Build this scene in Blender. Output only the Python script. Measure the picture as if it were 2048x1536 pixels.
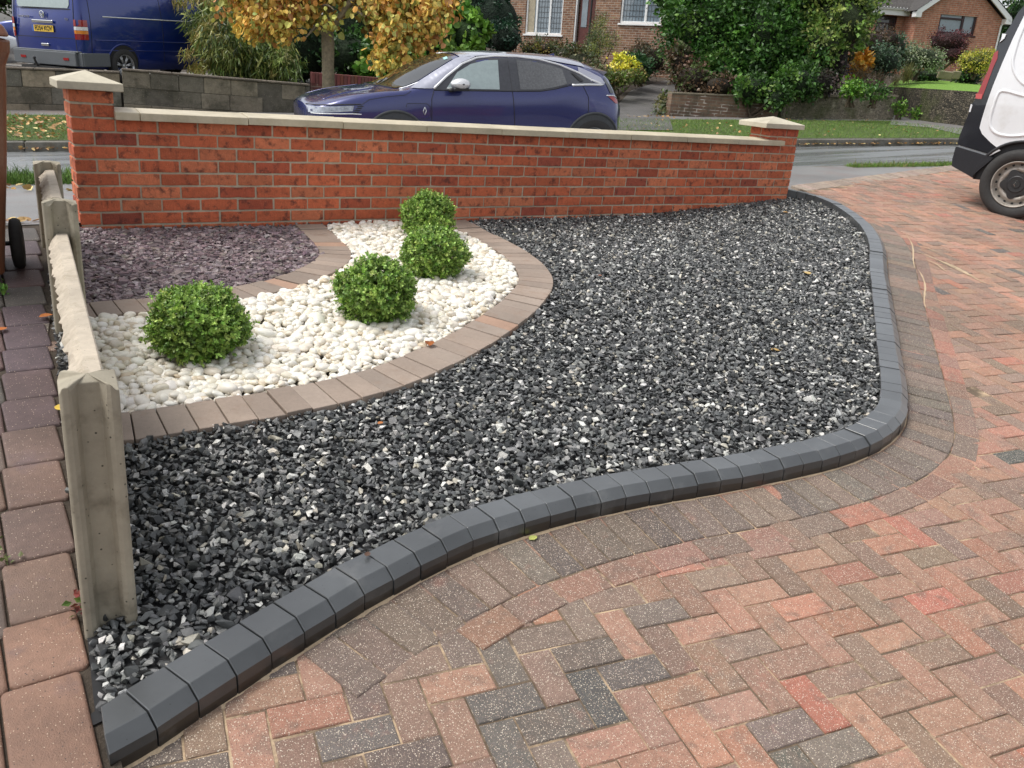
import bpy, bmesh, math, random
import numpy as np
from mathutils import Vector, Matrix, geometry
from mathutils.bvhtree import BVHTree
from mathutils.kdtree import KDTree

for o in list(bpy.data.objects): bpy.data.objects.remove(o)
SC = bpy.context.scene
COL = SC.collection
R_ = random.Random(7)
RN = np.random.default_rng(11)
rad = math.radians

# ------------------------------------------------------------------ camera, sky, sun, exposure
FPX = 1700.7
CAM = np.array([-0.7577, -5.4107, 1.0503])
YAW, PITCH, ROLL = 0.60509, 0.35292, 0.088865
FW = np.array([math.sin(YAW)*math.cos(PITCH), math.cos(YAW)*math.cos(PITCH), -math.sin(PITCH)])
_r0 = np.array([math.cos(YAW), -math.sin(YAW), 0.0]); _u0 = np.cross(_r0, FW)
RT = _r0*math.cos(ROLL) + _u0*math.sin(ROLL)
UP = -_r0*math.sin(ROLL) + _u0*math.cos(ROLL)
cam_data = bpy.data.cameras.new('camera'); cam_data.sensor_width = 36.0
cam_data.lens = 36.0*FPX/2048.0; cam_data.clip_start = 0.05; cam_data.clip_end = 600
cam = bpy.data.objects.new('camera', cam_data); COL.objects.link(cam)
cam.matrix_world = Matrix(((RT[0], UP[0], -FW[0], CAM[0]), (RT[1], UP[1], -FW[1], CAM[1]), (RT[2], UP[2], -FW[2], CAM[2]), (0, 0, 0, 1)))
SC.camera = cam

SUN_EL, SUN_AZ = 60.0, 295.0      # azimuth measured clockwise from +Y
world = bpy.data.worlds.new('World'); SC.world = world; world.use_nodes = True
wn = world.node_tree.nodes; wl = world.node_tree.links; wn.clear()
wo = wn.new('ShaderNodeOutputWorld'); wb = wn.new('ShaderNodeBackground'); ws = wn.new('ShaderNodeTexSky'); wh = wn.new('ShaderNodeHueSaturation')
ws.sky_type = 'NISHITA'; ws.sun_disc = False; ws.sun_elevation = rad(SUN_EL); ws.sun_rotation = rad(SUN_AZ)
ws.air_density = 1.0; ws.dust_density = 3.0; ws.ozone_density = 1.0
wh.inputs['Saturation'].default_value = 0.22
wb.inputs['Strength'].default_value = 0.14
wl.new(ws.outputs[0], wh.inputs['Color']); wl.new(wh.outputs[0], wb.inputs[0]); wl.new(wb.outputs[0], wo.inputs[0])
sd = bpy.data.lights.new('sun', 'SUN'); sd.energy = 1.1; sd.angle = rad(22); sd.color = (1.0, 0.96, 0.90)
sun = bpy.data.objects.new('sun', sd); COL.objects.link(sun)
_sv = Vector((math.sin(rad(SUN_AZ))*math.cos(rad(SUN_EL)), math.cos(rad(SUN_AZ))*math.cos(rad(SUN_EL)), math.sin(rad(SUN_EL))))
sun.rotation_euler = _sv.to_track_quat('Z', 'Y').to_euler()
SC.view_settings.view_transform = 'Standard'; SC.view_settings.look = 'None'
SC.view_settings.exposure = 0.74; SC.view_settings.gamma = 1.0; SC.view_settings.use_curve_mapping = False
SC.render.engine = 'CYCLES'
try:
    SC.cycles.use_denoising = True; SC.cycles.max_bounces = 6; SC.cycles.caustics_reflective = False; SC.cycles.caustics_refractive = False
except Exception: pass

# ------------------------------------------------------------------ where things stand
def at(px, py, D):
    """point seen at photo pixel (px, py) of the 2048x1536 frame, D metres along the view axis"""
    return CAM + D*(FW + RT*((px-1024)/FPX) + UP*((768-py)/FPX))
def ray(px, py): return FW + RT*((px-1024)/FPX) + UP*((768-py)/FPX)
def kp(x, y): return 0.0747 + 0.01894*x + 0.09966*y             # plane of the kerb tops
def street(x, y): return -0.4285 + 0.05084*x - 0.00968*y        # plane of the carriageway
def lat(x, y): return 0.187*x + 0.982*y
def sstep(t): t = np.clip(t, 0, 1); return t*t*(3-2*t)
def garden_z(x, y):
    x = np.asarray(x, float); y = np.asarray(y, float)
    dw = np.interp(x, [-.2, .0, 1.2, 2.7, 4.25, 4.85, 5.4, 5.9, 6.2], [.07, .09, .12, .14, .155, .13, .095, .065, .045])
    d = .03 + (dw-.03)*sstep((y+1.9)/1.8)
    edge = sstep((x-4.3-(y+1.5)*.9)/0.8)*0
    return kp(x, y) - d
def drive_up(x, y): return np.interp(y, [-3.6, -2.4, -1.2, 0], [.078, .062, .04, .015])
def drive_z(x, y): return kp(x, y) - drive_up(x, y)
def near_z(x, y):
    """ground beyond the wall line on this side of the road"""
    x = np.asarray(x, float); y = np.asarray(y, float)
    yk = (4.40-.187*x)/.982
    t = np.clip(y/np.maximum(yk, .3), 0, 1)
    return (kp(x, 0)-.045)*(1-t) + (street(x, yk)+.09)*t
def far_z(x, y):
    x = np.asarray(x, float); y = np.asarray(y, float)
    L = lat(x, y); r = np.interp(x, [2, 8, 12], [.075, .085, .105])
    return street(x, y) + .11 + np.clip(L-13.4, 0, 17)*r
def hit_ground(px, py, fn, t0=1.0, t1=80.0):
    d = ray(px, py); ts = np.linspace(t0, t1, 8000); P = CAM[None] + ts[:, None]*d[None]
    g = P[:, 2]-fn(P[:, 0], P[:, 1]); i = int(np.argmax(g < 0))
    return P[i]

# ------------------------------------------------------------------ material helpers
MATS = {}
def new_mat(name):
    m = bpy.data.materials.new(name); m.use_nodes = True; n = m.node_tree.nodes; n.clear()
    out = n.new('ShaderNodeOutputMaterial'); b = n.new('ShaderNodeBsdfPrincipled')
    m.node_tree.links.new(b.outputs[0], out.inputs[0]); MATS[name] = m
    return m, n, m.node_tree.links, b
def noise_node(n, l, scale, detail=4, rough=.6, coord='Object', dist=0):
    tc = n.new('ShaderNodeTexCoord'); t = n.new('ShaderNodeTexNoise')
    t.inputs['Scale'].default_value = scale; t.inputs['Detail'].default_value = detail; t.inputs['Roughness'].default_value = rough
    t.inputs['Distortion'].default_value = dist
    l.new(tc.outputs[coord], t.inputs['Vector']); return t
def ramp(n, l, src, pts):
    r = n.new('ShaderNodeValToRGB'); l.new(src, r.inputs[0]); e = r.color_ramp.elements
    while len(e) < len(pts): e.new(.5)
    for k, (p, c) in enumerate(pts):
        e[k].position = p; e[k].color = (c[0], c[1], c[2], 1) if hasattr(c, '__len__') else (c, c, c, 1)
    return r.outputs[0]
def mixc(n, l, fac, a, b, mode='MIX'):
    m = n.new('ShaderNodeMix'); m.data_type = 'RGBA'; m.blend_type = mode
    for s, v in ((m.inputs[0], fac), (m.inputs[6], a), (m.inputs[7], b)):
        if hasattr(v, 'is_output') or isinstance(v, bpy.types.NodeSocket): l.new(v, s)
        elif isinstance(v, (int, float)): s.default_value = v
        else: s.default_value = (v[0], v[1], v[2], 1)
    return m.outputs[2]
def bump(n, l, b, src, strength, dist):
    bp = n.new('ShaderNodeBump'); bp.inputs['Strength'].default_value = strength; bp.inputs['Distance'].default_value = dist
    l.new(src, bp.inputs['Height']); l.new(bp.outputs[0], b.inputs['Normal']); return bp
def mat(name, col=(.5, .5, .5), rough=.7, attr=False, nscale=30, namt=.25, bscale=200, bamt=.0, bdist=.002, metal=0, coat=0, spec=.5,
        speck=None, blotch=None, big=None, transl=0, coatr=.05, blotch2=None):
    """plain surface: base colour or vertex colour, fine noise, optional specks (scale, threshold, colour), blotches (scale, colour, amount)"""
    if name in MATS: return MATS[name]
    m, n, l, b = new_mat(name)
    if attr:
        a = n.new('ShaderNodeAttribute'); a.attribute_name = 'Col'; c = a.outputs['Color']
    else:
        c = mixc(n, l, 0.0, col, col)
    if blotch:
        t = noise_node(n, l, blotch[0], 5, .65)
        f = ramp(n, l, t.outputs[0], [(blotch[3] if len(blotch) > 3 else .5, 0), ((blotch[3] if len(blotch) > 3 else .5)+.14, blotch[2])])
        c = mixc(n, l, f, c, blotch[1])
    if blotch2:
        t = noise_node(n, l, blotch2[0], 4, .6, dist=.4); c = mixc(n, l, ramp(n, l, t.outputs[0], [(blotch2[3], 0), (blotch2[3]+.10, blotch2[2])]), c, blotch2[1])
    t = noise_node(n, l, nscale, 6, .7)
    f = ramp(n, l, t.outputs[0], [(.25, 1-namt), (.75, 1+namt)])
    c = mixc(n, l, 1.0, c, f, 'MULTIPLY')
    if big:
        t2 = noise_node(n, l, big[0], 3, .5); f2 = ramp(n, l, t2.outputs[0], [(.3, 1-big[1]), (.7, 1+big[1])]); c = mixc(n, l, 1.0, c, f2, 'MULTIPLY')
    if speck:
        for (sc, th, sc_col) in speck:
            tc = n.new('ShaderNodeTexCoord'); v = n.new('ShaderNodeTexVoronoi'); v.inputs['Scale'].default_value = sc
            v.inputs['Randomness'].default_value = 1.0; l.new(tc.outputs['Object'], v.inputs['Vector'])
            sep = n.new('ShaderNodeSeparateColor'); l.new(v.outputs['Color'], sep.inputs[0])
            r1 = ramp(n, l, v.outputs['Distance'], [(th, 1), (th+.06, 0)])
            r2 = ramp(n, l, sep.outputs[0], [(.45, 0), (.55, 1)])
            mm = n.new('ShaderNodeMath'); mm.operation = 'MULTIPLY'; l.new(r1, mm.inputs[0]); l.new(r2, mm.inputs[1])
            c = mixc(n, l, mm.outputs[0], c, sc_col)
    l.new(c, b.inputs['Base Color'])
    b.inputs['Roughness'].default_value = rough; b.inputs['Metallic'].default_value = metal
    b.inputs['Specular IOR Level'].default_value = spec
    if coat: b.inputs['Coat Weight'].default_value = coat; b.inputs['Coat Roughness'].default_value = coatr
    if bamt:
        t = noise_node(n, l, bscale, 4, .6); bump(n, l, b, t.outputs[0], bamt, bdist)
    if transl:
        out = [x for x in n if x.type == 'OUTPUT_MATERIAL'][0]
        tr = n.new('ShaderNodeBsdfTranslucent'); l.new(c, tr.inputs[0]); ms = n.new('ShaderNodeMixShader'); ms.inputs[0].default_value = transl
        l.new(b.outputs[0], ms.inputs[1]); l.new(tr.outputs[0], ms.inputs[2]); l.new(ms.outputs[0], out.inputs[0])
    return m

# ------------------------------------------------------------------ object helpers
def tag(o, label=None, cat=None, group=None, kind=None):
    if label: o['label'] = label
    if cat: o['category'] = cat
    if group: o['group'] = group
    if kind: o['kind'] = kind
    return o
def empty(name, loc=(0, 0, 0)):
    o = bpy.data.objects.new(name, None); o.location = loc; o.empty_display_size = .1; COL.objects.link(o); return o
def mesh_np(name, V, loops, starts, totals, mats, parent=None, cols=None, smooth=False, midx=None):
    me = bpy.data.meshes.new(name); V = np.asarray(V, np.float32)
    me.vertices.add(len(V)); me.vertices.foreach_set('co', V.ravel())
    me.loops.add(len(loops)); me.loops.foreach_set('vertex_index', np.asarray(loops, np.int32))
    me.polygons.add(len(starts)); me.polygons.foreach_set('loop_start', np.asarray(starts, np.int32)); me.polygons.foreach_set('loop_total', np.asarray(totals, np.int32))
    if not isinstance(mats, (list, tuple)): mats = [mats]
    for m in mats: me.materials.append(m)
    if midx is not None: me.polygons.foreach_set('material_index', np.asarray(midx, np.int32))
    me.update(calc_edges=True)
    if cols is not None:
        a = me.attributes.new('Col', 'FLOAT_COLOR', 'POINT'); c = np.ones((len(V), 4), np.float32); c[:, :3] = cols; a.data.foreach_set('color', c.ravel())
    me.polygons.foreach_set('use_smooth', np.full(len(starts), bool(smooth)))
    o = bpy.data.objects.new(name, me); COL.objects.link(o)
    if parent is not None: o.parent = parent
    return o
class MB:
    """collects pieces and links them as ONE mesh object"""
    def __init__(s): s.v = []; s.f = []; s.c = []; s.n = 0; s.mi = []
    def add(s, verts, faces, col=(1, 1, 1), mi=0):
        b = s.n; verts = [tuple(map(float, q)) for q in verts]; s.v += verts
        for f in faces: s.f.append(tuple(i+b for i in f)); s.mi.append(mi)
        s.c += [tuple(col[:3])]*len(verts); s.n += len(verts); return s
    def box(s, c, size, col=(1, 1, 1), frame=None, mi=0, taper=1.0):
        hx, hy, hz = size[0]/2, size[1]/2, size[2]/2
        vs = [(sx*hx*(taper if sz > 0 else 1), sy*hy*(taper if sz > 0 else 1), sz*hz) for sz in (-1, 1) for sy in (-1, 1) for sx in (-1, 1)]
        if frame is None: vs = [(x+c[0], y+c[1], z+c[2]) for x, y, z in vs]
        else:
            A = np.array(frame[0]); B = np.array(frame[1]); Cc = np.array(frame[2])
            vs = [np.array(c)+A*x+B*y+Cc*z for x, y, z in vs]
        return s.add(vs, [(0, 2, 3, 1), (4, 5, 7, 6), (0, 1, 5, 4), (2, 6, 7, 3), (0, 4, 6, 2), (1, 3, 7, 5)], col, mi)
    def prism(s, poly, a, b, col=(1, 1, 1), mi=0):
        """poly: list of 3d points; extruded by vector b-a"""
        d = np.array(b, float)-np.array(a, float); k = len(poly); lo = [np.array(q, float) for q in poly]; hi = [q+d for q in lo]
        fs = [tuple(range(k))[::-1], tuple(range(k, 2*k))] + [(i, (i+1) % k, k+(i+1) % k, k+i) for i in range(k)]
        return s.add(lo+hi, fs, col, mi)
    def tube(s, pts, r, seg=8, col=(1, 1, 1), caps=True, mi=0):
        pts = [np.array(q, float) for q in pts]; rs = r if hasattr(r, '__len__') else [r]*len(pts)
        rings = []; prev = None
        for i, q in enumerate(pts):
            t = pts[min(i+1, len(pts)-1)]-pts[max(i-1, 0)]; t = t/(np.linalg.norm(t)+1e-9)
            ref = prev if prev is not None else (np.array([0, 0, 1.]) if abs(t[2]) < .9 else np.array([1., 0, 0]))
            a = np.cross(t, ref); a = a/(np.linalg.norm(a)+1e-9); bb = np.cross(a, t); prev = bb
            rings.append([q+rs[i]*(a*math.cos(2*math.pi*k/seg)+bb*math.sin(2*math.pi*k/seg)) for k in range(seg)])
        vs = [v for ring in rings for v in ring]; fs = []
        for i in range(len(pts)-1):
            for k in range(seg): fs.append((i*seg+k, i*seg+(k+1) % seg, (i+1)*seg+(k+1) % seg, (i+1)*seg+k))
        if caps: fs.append(tuple(range(seg))[::-1]); fs.append(tuple(range((len(pts)-1)*seg, len(pts)*seg)))
        return s.add(vs, fs, col, mi)
    def lathe(s, prof, c, axis, up, seg=32, col=(1, 1, 1), mi=0):
        """prof: (radius, offset along axis)"""
        axis = np.array(axis, float); axis /= np.linalg.norm(axis); a = np.array(up, float); a -= axis*(a@axis); a /= np.linalg.norm(a); b = np.cross(axis, a)
        vs = []
        for (r, h) in prof:
            for k in range(seg):
                t = 2*math.pi*k/seg; vs.append(np.array(c)+axis*h+(a*math.cos(t)+b*math.sin(t))*r)
        fs = []
        for i in range(len(prof)-1):
            for k in range(seg): fs.append((i*seg+k, i*seg+(k+1) % seg, (i+1)*seg+(k+1) % seg, (i+1)*seg+k))
        return s.add(vs, fs, col, mi)
    def build(s, name, mats, parent=None, smooth=False, bevel=0, seg=1):
        if not s.f: return None
        tot = [len(f) for f in s.f]; st = np.concatenate([[0], np.cumsum(tot)[:-1]]); lp = [i for f in s.f for i in f]
        o = mesh_np(name, s.v, lp, st, tot, mats, parent, s.c, smooth, s.mi)
        if bevel:
            md = o.modifiers.new('bevel', 'BEVEL'); md.width = bevel; md.segments = seg; md.limit_method = 'ANGLE'; md.angle_limit = rad(35)
        return o
def inside(poly, x, y):
    poly = np.asarray(poly); x = np.asarray(x); y = np.asarray(y); r = np.zeros(x.shape, bool); j = len(poly)-1
    for i in range(len(poly)):
        xi, yi = poly[i]; xj, yj = poly[j]
        c = ((yi > y) != (yj > y)) & (x < (xj-xi)*(y-yi)/((yj-yi) if yj != yi else 1e-9)+xi); r ^= c; j = i
    return r
def seg_dist(poly, x, y, closed=False):
    P = np.asarray(poly); d = np.full(np.shape(x), 1e9)
    m = len(P) if closed else len(P)-1
    for i in range(m):
        a = P[i]; b = P[(i+1) % len(P)]; ab = b-a; t = np.clip(((x-a[0])*ab[0]+(y-a[1])*ab[1])/(ab@ab+1e-12), 0, 1)
        d = np.minimum(d, np.hypot(x-a[0]-t*ab[0], y-a[1]-t*ab[1]))
    return d
def catmull(P, per=8):
    P = np.asarray(P, float); out = []
    for i in range(len(P)-1):
        p0 = P[max(i-1, 0)]; p1 = P[i]; p2 = P[i+1]; p3 = P[min(i+2, len(P)-1)]
        for k in range(per):
            t = k/per; out.append(.5*((2*p1)+(-p0+p2)*t+(2*p0-5*p1+4*p2-p3)*t*t+(-p0+3*p1-3*p2+p3)*t**3))
    out.append(P[-1]); return np.array(out)
def resample(P, step):
    P = np.asarray(P, float); s = np.concatenate([[0], np.cumsum(np.linalg.norm(np.diff(P, axis=0), axis=1))])
    n = max(1, int(round(s[-1]/step))); q = np.linspace(0, s[-1], n+1)
    return np.stack([np.interp(q, s, P[:, k]) for k in range(P.shape[1])], 1)
def normals2(P):
    T = np.gradient(P, axis=0); T /= np.linalg.norm(T, axis=1)[:, None]; return np.stack([T[:, 1], -T[:, 0]], 1)   # to the right of travel
def rot_mats(n, tilt=None):
    """random rotations; tilt limits lean from flat (radians)"""
    a = RN.uniform(0, 2*np.pi, n); ca, sa = np.cos(a), np.sin(a)
    Z = np.zeros((n, 3, 3)); Z[:, 0, 0] = ca; Z[:, 0, 1] = -sa; Z[:, 1, 0] = sa; Z[:, 1, 1] = ca; Z[:, 2, 2] = 1
    t = np.abs(RN.normal(0, tilt if tilt else 1.0, n)) if tilt else np.arccos(RN.uniform(-1, 1, n)); b = RN.uniform(0, 2*np.pi, n)
    ax = np.stack([np.cos(b), np.sin(b), np.zeros(n)], 1); ct, stt = np.cos(t), np.sin(t)
    K = np.zeros((n, 3, 3)); K[:, 0, 1] = -ax[:, 2]; K[:, 0, 2] = ax[:, 1]; K[:, 1, 0] = ax[:, 2]; K[:, 1, 2] = -ax[:, 0]; K[:, 2, 0] = -ax[:, 1]; K[:, 2, 1] = ax[:, 0]
    I = np.eye(3)[None]; T = I+stt[:, None, None]*K+(1-ct)[:, None, None]*(K@K)
    return T@Z
def scatter(name, variants, pos, rot, scale, cols, mtl, parent=None, smooth=False):
    """place copies of small base meshes (verts, tri/quads faces) as one mesh"""
    n = len(pos); which = RN.integers(0, len(variants), n); Vs = []; Ls = []; Ts = []; Cs = []; base = 0
    for k, (v, f) in enumerate(variants):
        idx = np.where(which == k)[0]
        if len(idx) == 0: continue
        v = np.asarray(v, float); W = np.einsum('nij,nvj->nvi', rot[idx], v[None]*scale[idx][:, None, :])+pos[idx][:, None, :]
        nv = len(v); Vs.append(W.reshape(-1, 3)); Cs.append(np.repeat(cols[idx], nv, 0))
        fl = np.concatenate([np.asarray(q) for q in f]); ft = np.array([len(q) for q in f])
        Ls.append((fl[None]+(base+np.arange(len(idx))*nv)[:, None]).ravel()); Ts.append(np.tile(ft, len(idx))); base += nv*len(idx)
    V = np.concatenate(Vs); L = np.concatenate(Ls); T = np.concatenate(Ts); S = np.concatenate([[0], np.cumsum(T)[:-1]])
    return mesh_np(name, V, L, S, T, mtl, parent, np.concatenate(Cs), smooth)
def chip(seed, n=11, flat=.65):
    r = random.Random(seed); bm = bmesh.new()
    for _ in range(n):
        v = Vector((r.gauss(0, 1), r.gauss(0, 1), r.gauss(0, 1))).normalized(); v *= r.uniform(.75, 1.1); bm.verts.new((v.x, v.y*.85, v.z*flat))
    g = bmesh.ops.convex_hull(bm, input=bm.verts); bmesh.ops.delete(bm, geom=[e for e in g['geom_interior'] if isinstance(e, bmesh.types.BMVert)], context='VERTS')
    bm.verts.index_update(); out = ([tuple(v.co) for v in bm.verts], [tuple(v.index for v in f.verts) for f in bm.faces]); bm.free(); return out
def pebble(seed, sub=3):
    r = random.Random(seed); bm = bmesh.new(); bmesh.ops.create_icosphere(bm, subdivisions=sub, radius=1)
    ds = [(Vector((r.gauss(0, 1), r.gauss(0, 1), r.gauss(0, 1))).normalized(), r.uniform(-.22, .16)) for _ in range(7)]
    vs = []
    for v in bm.verts:
        p = v.co.copy(); k = 1.0
        for d, a in ds: k += a*max(0, p.dot(d))**3
        vs.append((p.x*k, p.y*k, p.z*k))
    fs = [tuple(v.index for v in f.verts) for f in bm.faces]; bm.free(); return vs, fs
def slate(seed):
    r = random.Random(seed); k = r.choice([5, 6, 7]); ang = sorted(r.uniform(0, 2*math.pi) for _ in range(k)); t = .16
    a = [(math.cos(x)*r.uniform(.8, 1.1), math.sin(x)*r.uniform(.6, .9)) for x in ang]
    v = [(x, y, -t) for x, y in a]+[(x*.9, y*.9, t+r.uniform(-.05, .05)) for x, y in a]
    return v, [tuple(range(k))[::-1], tuple(range(k, 2*k))]+[(i, (i+1) % k, k+(i+1) % k, k+i) for i in range(k)]
LEAF = ([(-.06, 0, 0), (.0, .34, .10), (.45, .5, .14), (.8, .3, .1), (1.0, 0, 0), (.8, -.3, .1), (.45, -.5, .14), (.0, -.34, .10), (.45, 0, -.02)],
        [(0, 8, 2, 1), (8, 4, 3, 2), (0, 7, 6, 8), (8, 6, 5, 4)])
LEAF2 = ([(0, 0, 0), (.5, .32, .07), (1, 0, -.05), (.5, -.32, .07)], [(0, 3, 2, 1)])
LEAF3 = ([(0, 0, 0), (.28, .27, .06), (.68, .30, .09), (1, 0, .02), (.68, -.30, .09), (.28, -.27, .06)], [(0, 3, 2, 1), (0, 5, 4, 3)])
BLADE = ([(0, .06, 0), (0, -.06, 0), (.5, -.05, .12), (.5, .05, .12), (1, 0, 0)], [(0, 1, 2, 3), (3, 2, 4)])
def frames(dirs, roll=None):
    """rotation matrices whose local X points along dirs"""
    d = dirs/np.linalg.norm(dirs, axis=1)[:, None]; n = len(d)
    ref = RN.normal(size=(n, 3)) if roll is None else roll
    b = np.cross(ref, d); b /= np.linalg.norm(b, axis=1)[:, None]+1e-9; c = np.cross(d, b)
    return np.stack([d, b, c], 2)
def pal(n, colors, w=None, jit=.18, hue=.05):
    c = np.array(colors); i = RN.choice(len(c), n, p=None if w is None else np.array(w)/np.sum(w))
    return np.clip(c[i]*(1+RN.normal(0, jit, (n, 1)))*(1+RN.normal(0, hue, (n, 3))), .002, 1)

M_leaf = mat('leaf', attr=True, rough=.42, namt=.12, nscale=60, transl=.18, spec=.45)
M_leafm = mat('leaf_matt', attr=True, rough=.6, namt=.12, nscale=40, transl=.15, spec=.3)
M_bark = mat('bark', (.27, .225, .15), .9, nscale=18, namt=.45, bscale=45, bamt=.9, bdist=.02, big=(3, .2))
M_twig = mat('twig', (.10, .075, .05), .9)
M_conc = mat('concrete_post', (.33, .295, .225), .88, nscale=14, namt=.16, bscale=160, bamt=.35, bdist=.003, big=(5, .16), blotch=(5.5, (.13, .11, .075), .7, .53),
             speck=[(48, .09, (.08, .07, .05))])
M_stone = mat('cast_stone', (.50, .455, .35), .75, nscale=25, namt=.12, bscale=120, bamt=.2, bdist=.002, big=(3.5, .13), blotch=(5, (.30, .26, .17), .4, .55))
# SECTION: setting
# ------------------------------------------------------------------ the garden: kerb, edgings, gravels
CREASE = [(-.72, -3.850), (-.66, -3.835), (-0.623, -3.826), (-0.543, -3.805), (-0.438, -3.762), (-0.338, -3.725), (-0.241, -3.685), (-0.144, -3.652), (-0.047, -3.617), (0.047, -3.584), (0.141, -3.558), (0.239, -3.529), (0.434, -3.489), (0.629, -3.470), (0.833, -3.468), (1.041, -3.479), (1.245, -3.498), (1.448, -3.529), (1.65, -3.55), (1.859, -3.566), (2.065, -3.578), (2.259, -3.570), (2.45, -3.543), (2.637, -3.484), (2.804, -3.396), (2.997, -3.259), (3.32, -3.012), (3.621, -2.78), (3.972, -2.51), (4.385, -2.193), (4.74, -1.921), (5.17, -1.607), (5.462, -1.365), (5.707, -1.127), (5.922, -0.861), (6.10, -0.586), (6.196, -0.375), (6.21, -0.176), (6.15, -0.015), (6.06, .10)]
crease = catmull(CREASE, 6)
def offset(P, d): return P+normals2(P)*d
PATH_X = lambda y: -.607+.0787*(y+3.48)            # right edge of the side path
m_kerb = mat('kerb_charcoal', attr=True, rough=.34, coat=.75, coatr=.30, nscale=9, namt=.16, bscale=600, bamt=.22, bdist=.0012, blotch=(7, (.17, .17, .165), .30, .56), big=(2.5, .18), spec=.5, speck=[(70, .07, (.02, .02, .02))])
cr = resample(crease, .1025)
mb = MB(); N = normals2(cr)
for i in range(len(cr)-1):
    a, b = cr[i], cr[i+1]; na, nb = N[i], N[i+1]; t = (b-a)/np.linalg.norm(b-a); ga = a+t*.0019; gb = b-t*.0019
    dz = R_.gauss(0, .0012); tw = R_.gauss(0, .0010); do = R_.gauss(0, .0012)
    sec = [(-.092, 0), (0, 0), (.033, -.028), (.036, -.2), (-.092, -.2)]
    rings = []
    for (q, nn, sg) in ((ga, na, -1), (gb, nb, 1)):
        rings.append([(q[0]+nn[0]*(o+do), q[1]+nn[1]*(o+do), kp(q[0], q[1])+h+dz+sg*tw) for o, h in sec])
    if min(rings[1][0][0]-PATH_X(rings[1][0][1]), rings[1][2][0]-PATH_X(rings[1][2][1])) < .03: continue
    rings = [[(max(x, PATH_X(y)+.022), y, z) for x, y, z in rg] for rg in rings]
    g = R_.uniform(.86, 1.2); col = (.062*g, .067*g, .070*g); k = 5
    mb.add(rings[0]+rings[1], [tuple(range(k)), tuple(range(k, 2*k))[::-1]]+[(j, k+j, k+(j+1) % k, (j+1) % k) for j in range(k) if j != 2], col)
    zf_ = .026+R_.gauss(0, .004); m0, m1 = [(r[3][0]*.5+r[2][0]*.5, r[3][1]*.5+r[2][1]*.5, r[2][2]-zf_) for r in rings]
    mb.add([rings[0][2], rings[1][2], m1, m0], [(0, 1, 2, 3)], tuple(x*.62 for x in col)); mb.add([m0, m1, rings[1][3], rings[0][3]], [(0, 1, 2, 3)], (.016*g, .013*g, .010*g))  # upright face tinted darker: shade put into the colour along with damp dirt
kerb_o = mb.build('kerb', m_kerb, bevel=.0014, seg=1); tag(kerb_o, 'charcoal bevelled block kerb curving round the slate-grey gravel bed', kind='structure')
garden_poly = np.concatenate([offset(crease, -.085), [(6.0, 0.0)], [(-.12, 0)], [(PATH_X(-.1)+.08, -.1)], [(PATH_X(-.4)+.03, -.4)], [(PATH_X(-3.7)+.010, -3.70)]])
kerb_mid = np.concatenate([offset(crease, -.005), [(6.0, .05)], [(-.3, .05)], [(-.64, -3.7)]])
kerb_in = np.concatenate([offset(crease, -.075), [(6.0, .05)], [(-.3, .05)], [(-.64, -3.7)]])
kerb_poly = np.concatenate([offset(crease, .02), [(6.0, .05)], [(-.3, .05)], [(-.64, -3.8)]])

# block edgings: outer arc and inner arc of flat clay-coloured blocks
OUT_O = [(-.42, -2.585), (-0.344, -2.605), (-0.109, -2.607), (0.251, -2.597), (0.69, -2.53), (1.161, -2.33), (1.67, -2.01), (2.056, -1.66), (2.272, -1.269), (2.40, -0.785), (2.43, -0.356), (2.42, -.03)]
INN_O = [(-.36, -1.50), (-0.318, -1.50), (-0.036, -1.48), (0.383, -1.425), (0.76, -1.26), (1.08, -.985), (1.255, -0.689), (1.32, -0.3), (1.33, -.03)]
m_edge = mat('edging_block', attr=True, rough=.72, nscale=60, namt=.12, bscale=500, bamt=.25, bdist=.0015, blotch=(9, (.20, .12, .075), .35, .55), big=(4, .12), speck=[(90, .07, (.06, .045, .035))])
def edging(ctrl, depth, side, name, label, lift):
    P = resample(catmull(ctrl, 8), .104); N = normals2(P); mb = MB()
    for i in range(len(P)-1):
        a, b = P[i], P[i+1]; t = (b-a)/np.linalg.norm(b-a); na, nb = N[i]*side, N[i+1]*side
        w = .0022; A, B = a+t*w, b-t*w
        q = [A, B, B+nb*depth*1.0, A+na*depth*1.0]; dz = R_.gauss(0, .0018)
        top = [(x, y, float(garden_z(x, y))+lift+dz) for x, y in q]; bot = [(x, y, z-.07) for x, y, z in top]
        g = R_.uniform(.86, 1.14); h = R_.random(); col = (.285*g, .228*g*(1.0-.03*h), .185*g*(1-.05*h))
        if R_.random() < .12: col = (.37*g, .235*g, .165*g)
        mb.add(top+bot, [(0, 1, 2, 3), (7, 6, 5, 4), (0, 4, 5, 1), (1, 5, 6, 2), (2, 6, 7, 3), (3, 7, 4, 0)], col)
    o = mb.build(name, m_edge, bevel=.003, seg=2); tag(o, label, kind='structure'); return P, N
outP, outN = edging(OUT_O, .198, -1, 'edging_path', 'brown block edging sweeping between white pebbles and grey gravel', .016)
innP, innN = edging(INN_O, .185, -1, 'edging_path', 'brown block edging curving between plum slate and white pebbles', .014)
out_in = outP-outN*.198; inn_in = innP-innN*.185
white_poly = np.concatenate([out_in, innP[::-1]]); slate_poly = np.concatenate([inn_in, [(-.1, -.01), (PATH_X(-.1)+.1, -.1), (PATH_X(-1.4)+.1, -1.4)]])
outer_poly = np.concatenate([outP, [(-.1, 0.0), (-.3, -.1)]])

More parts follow.
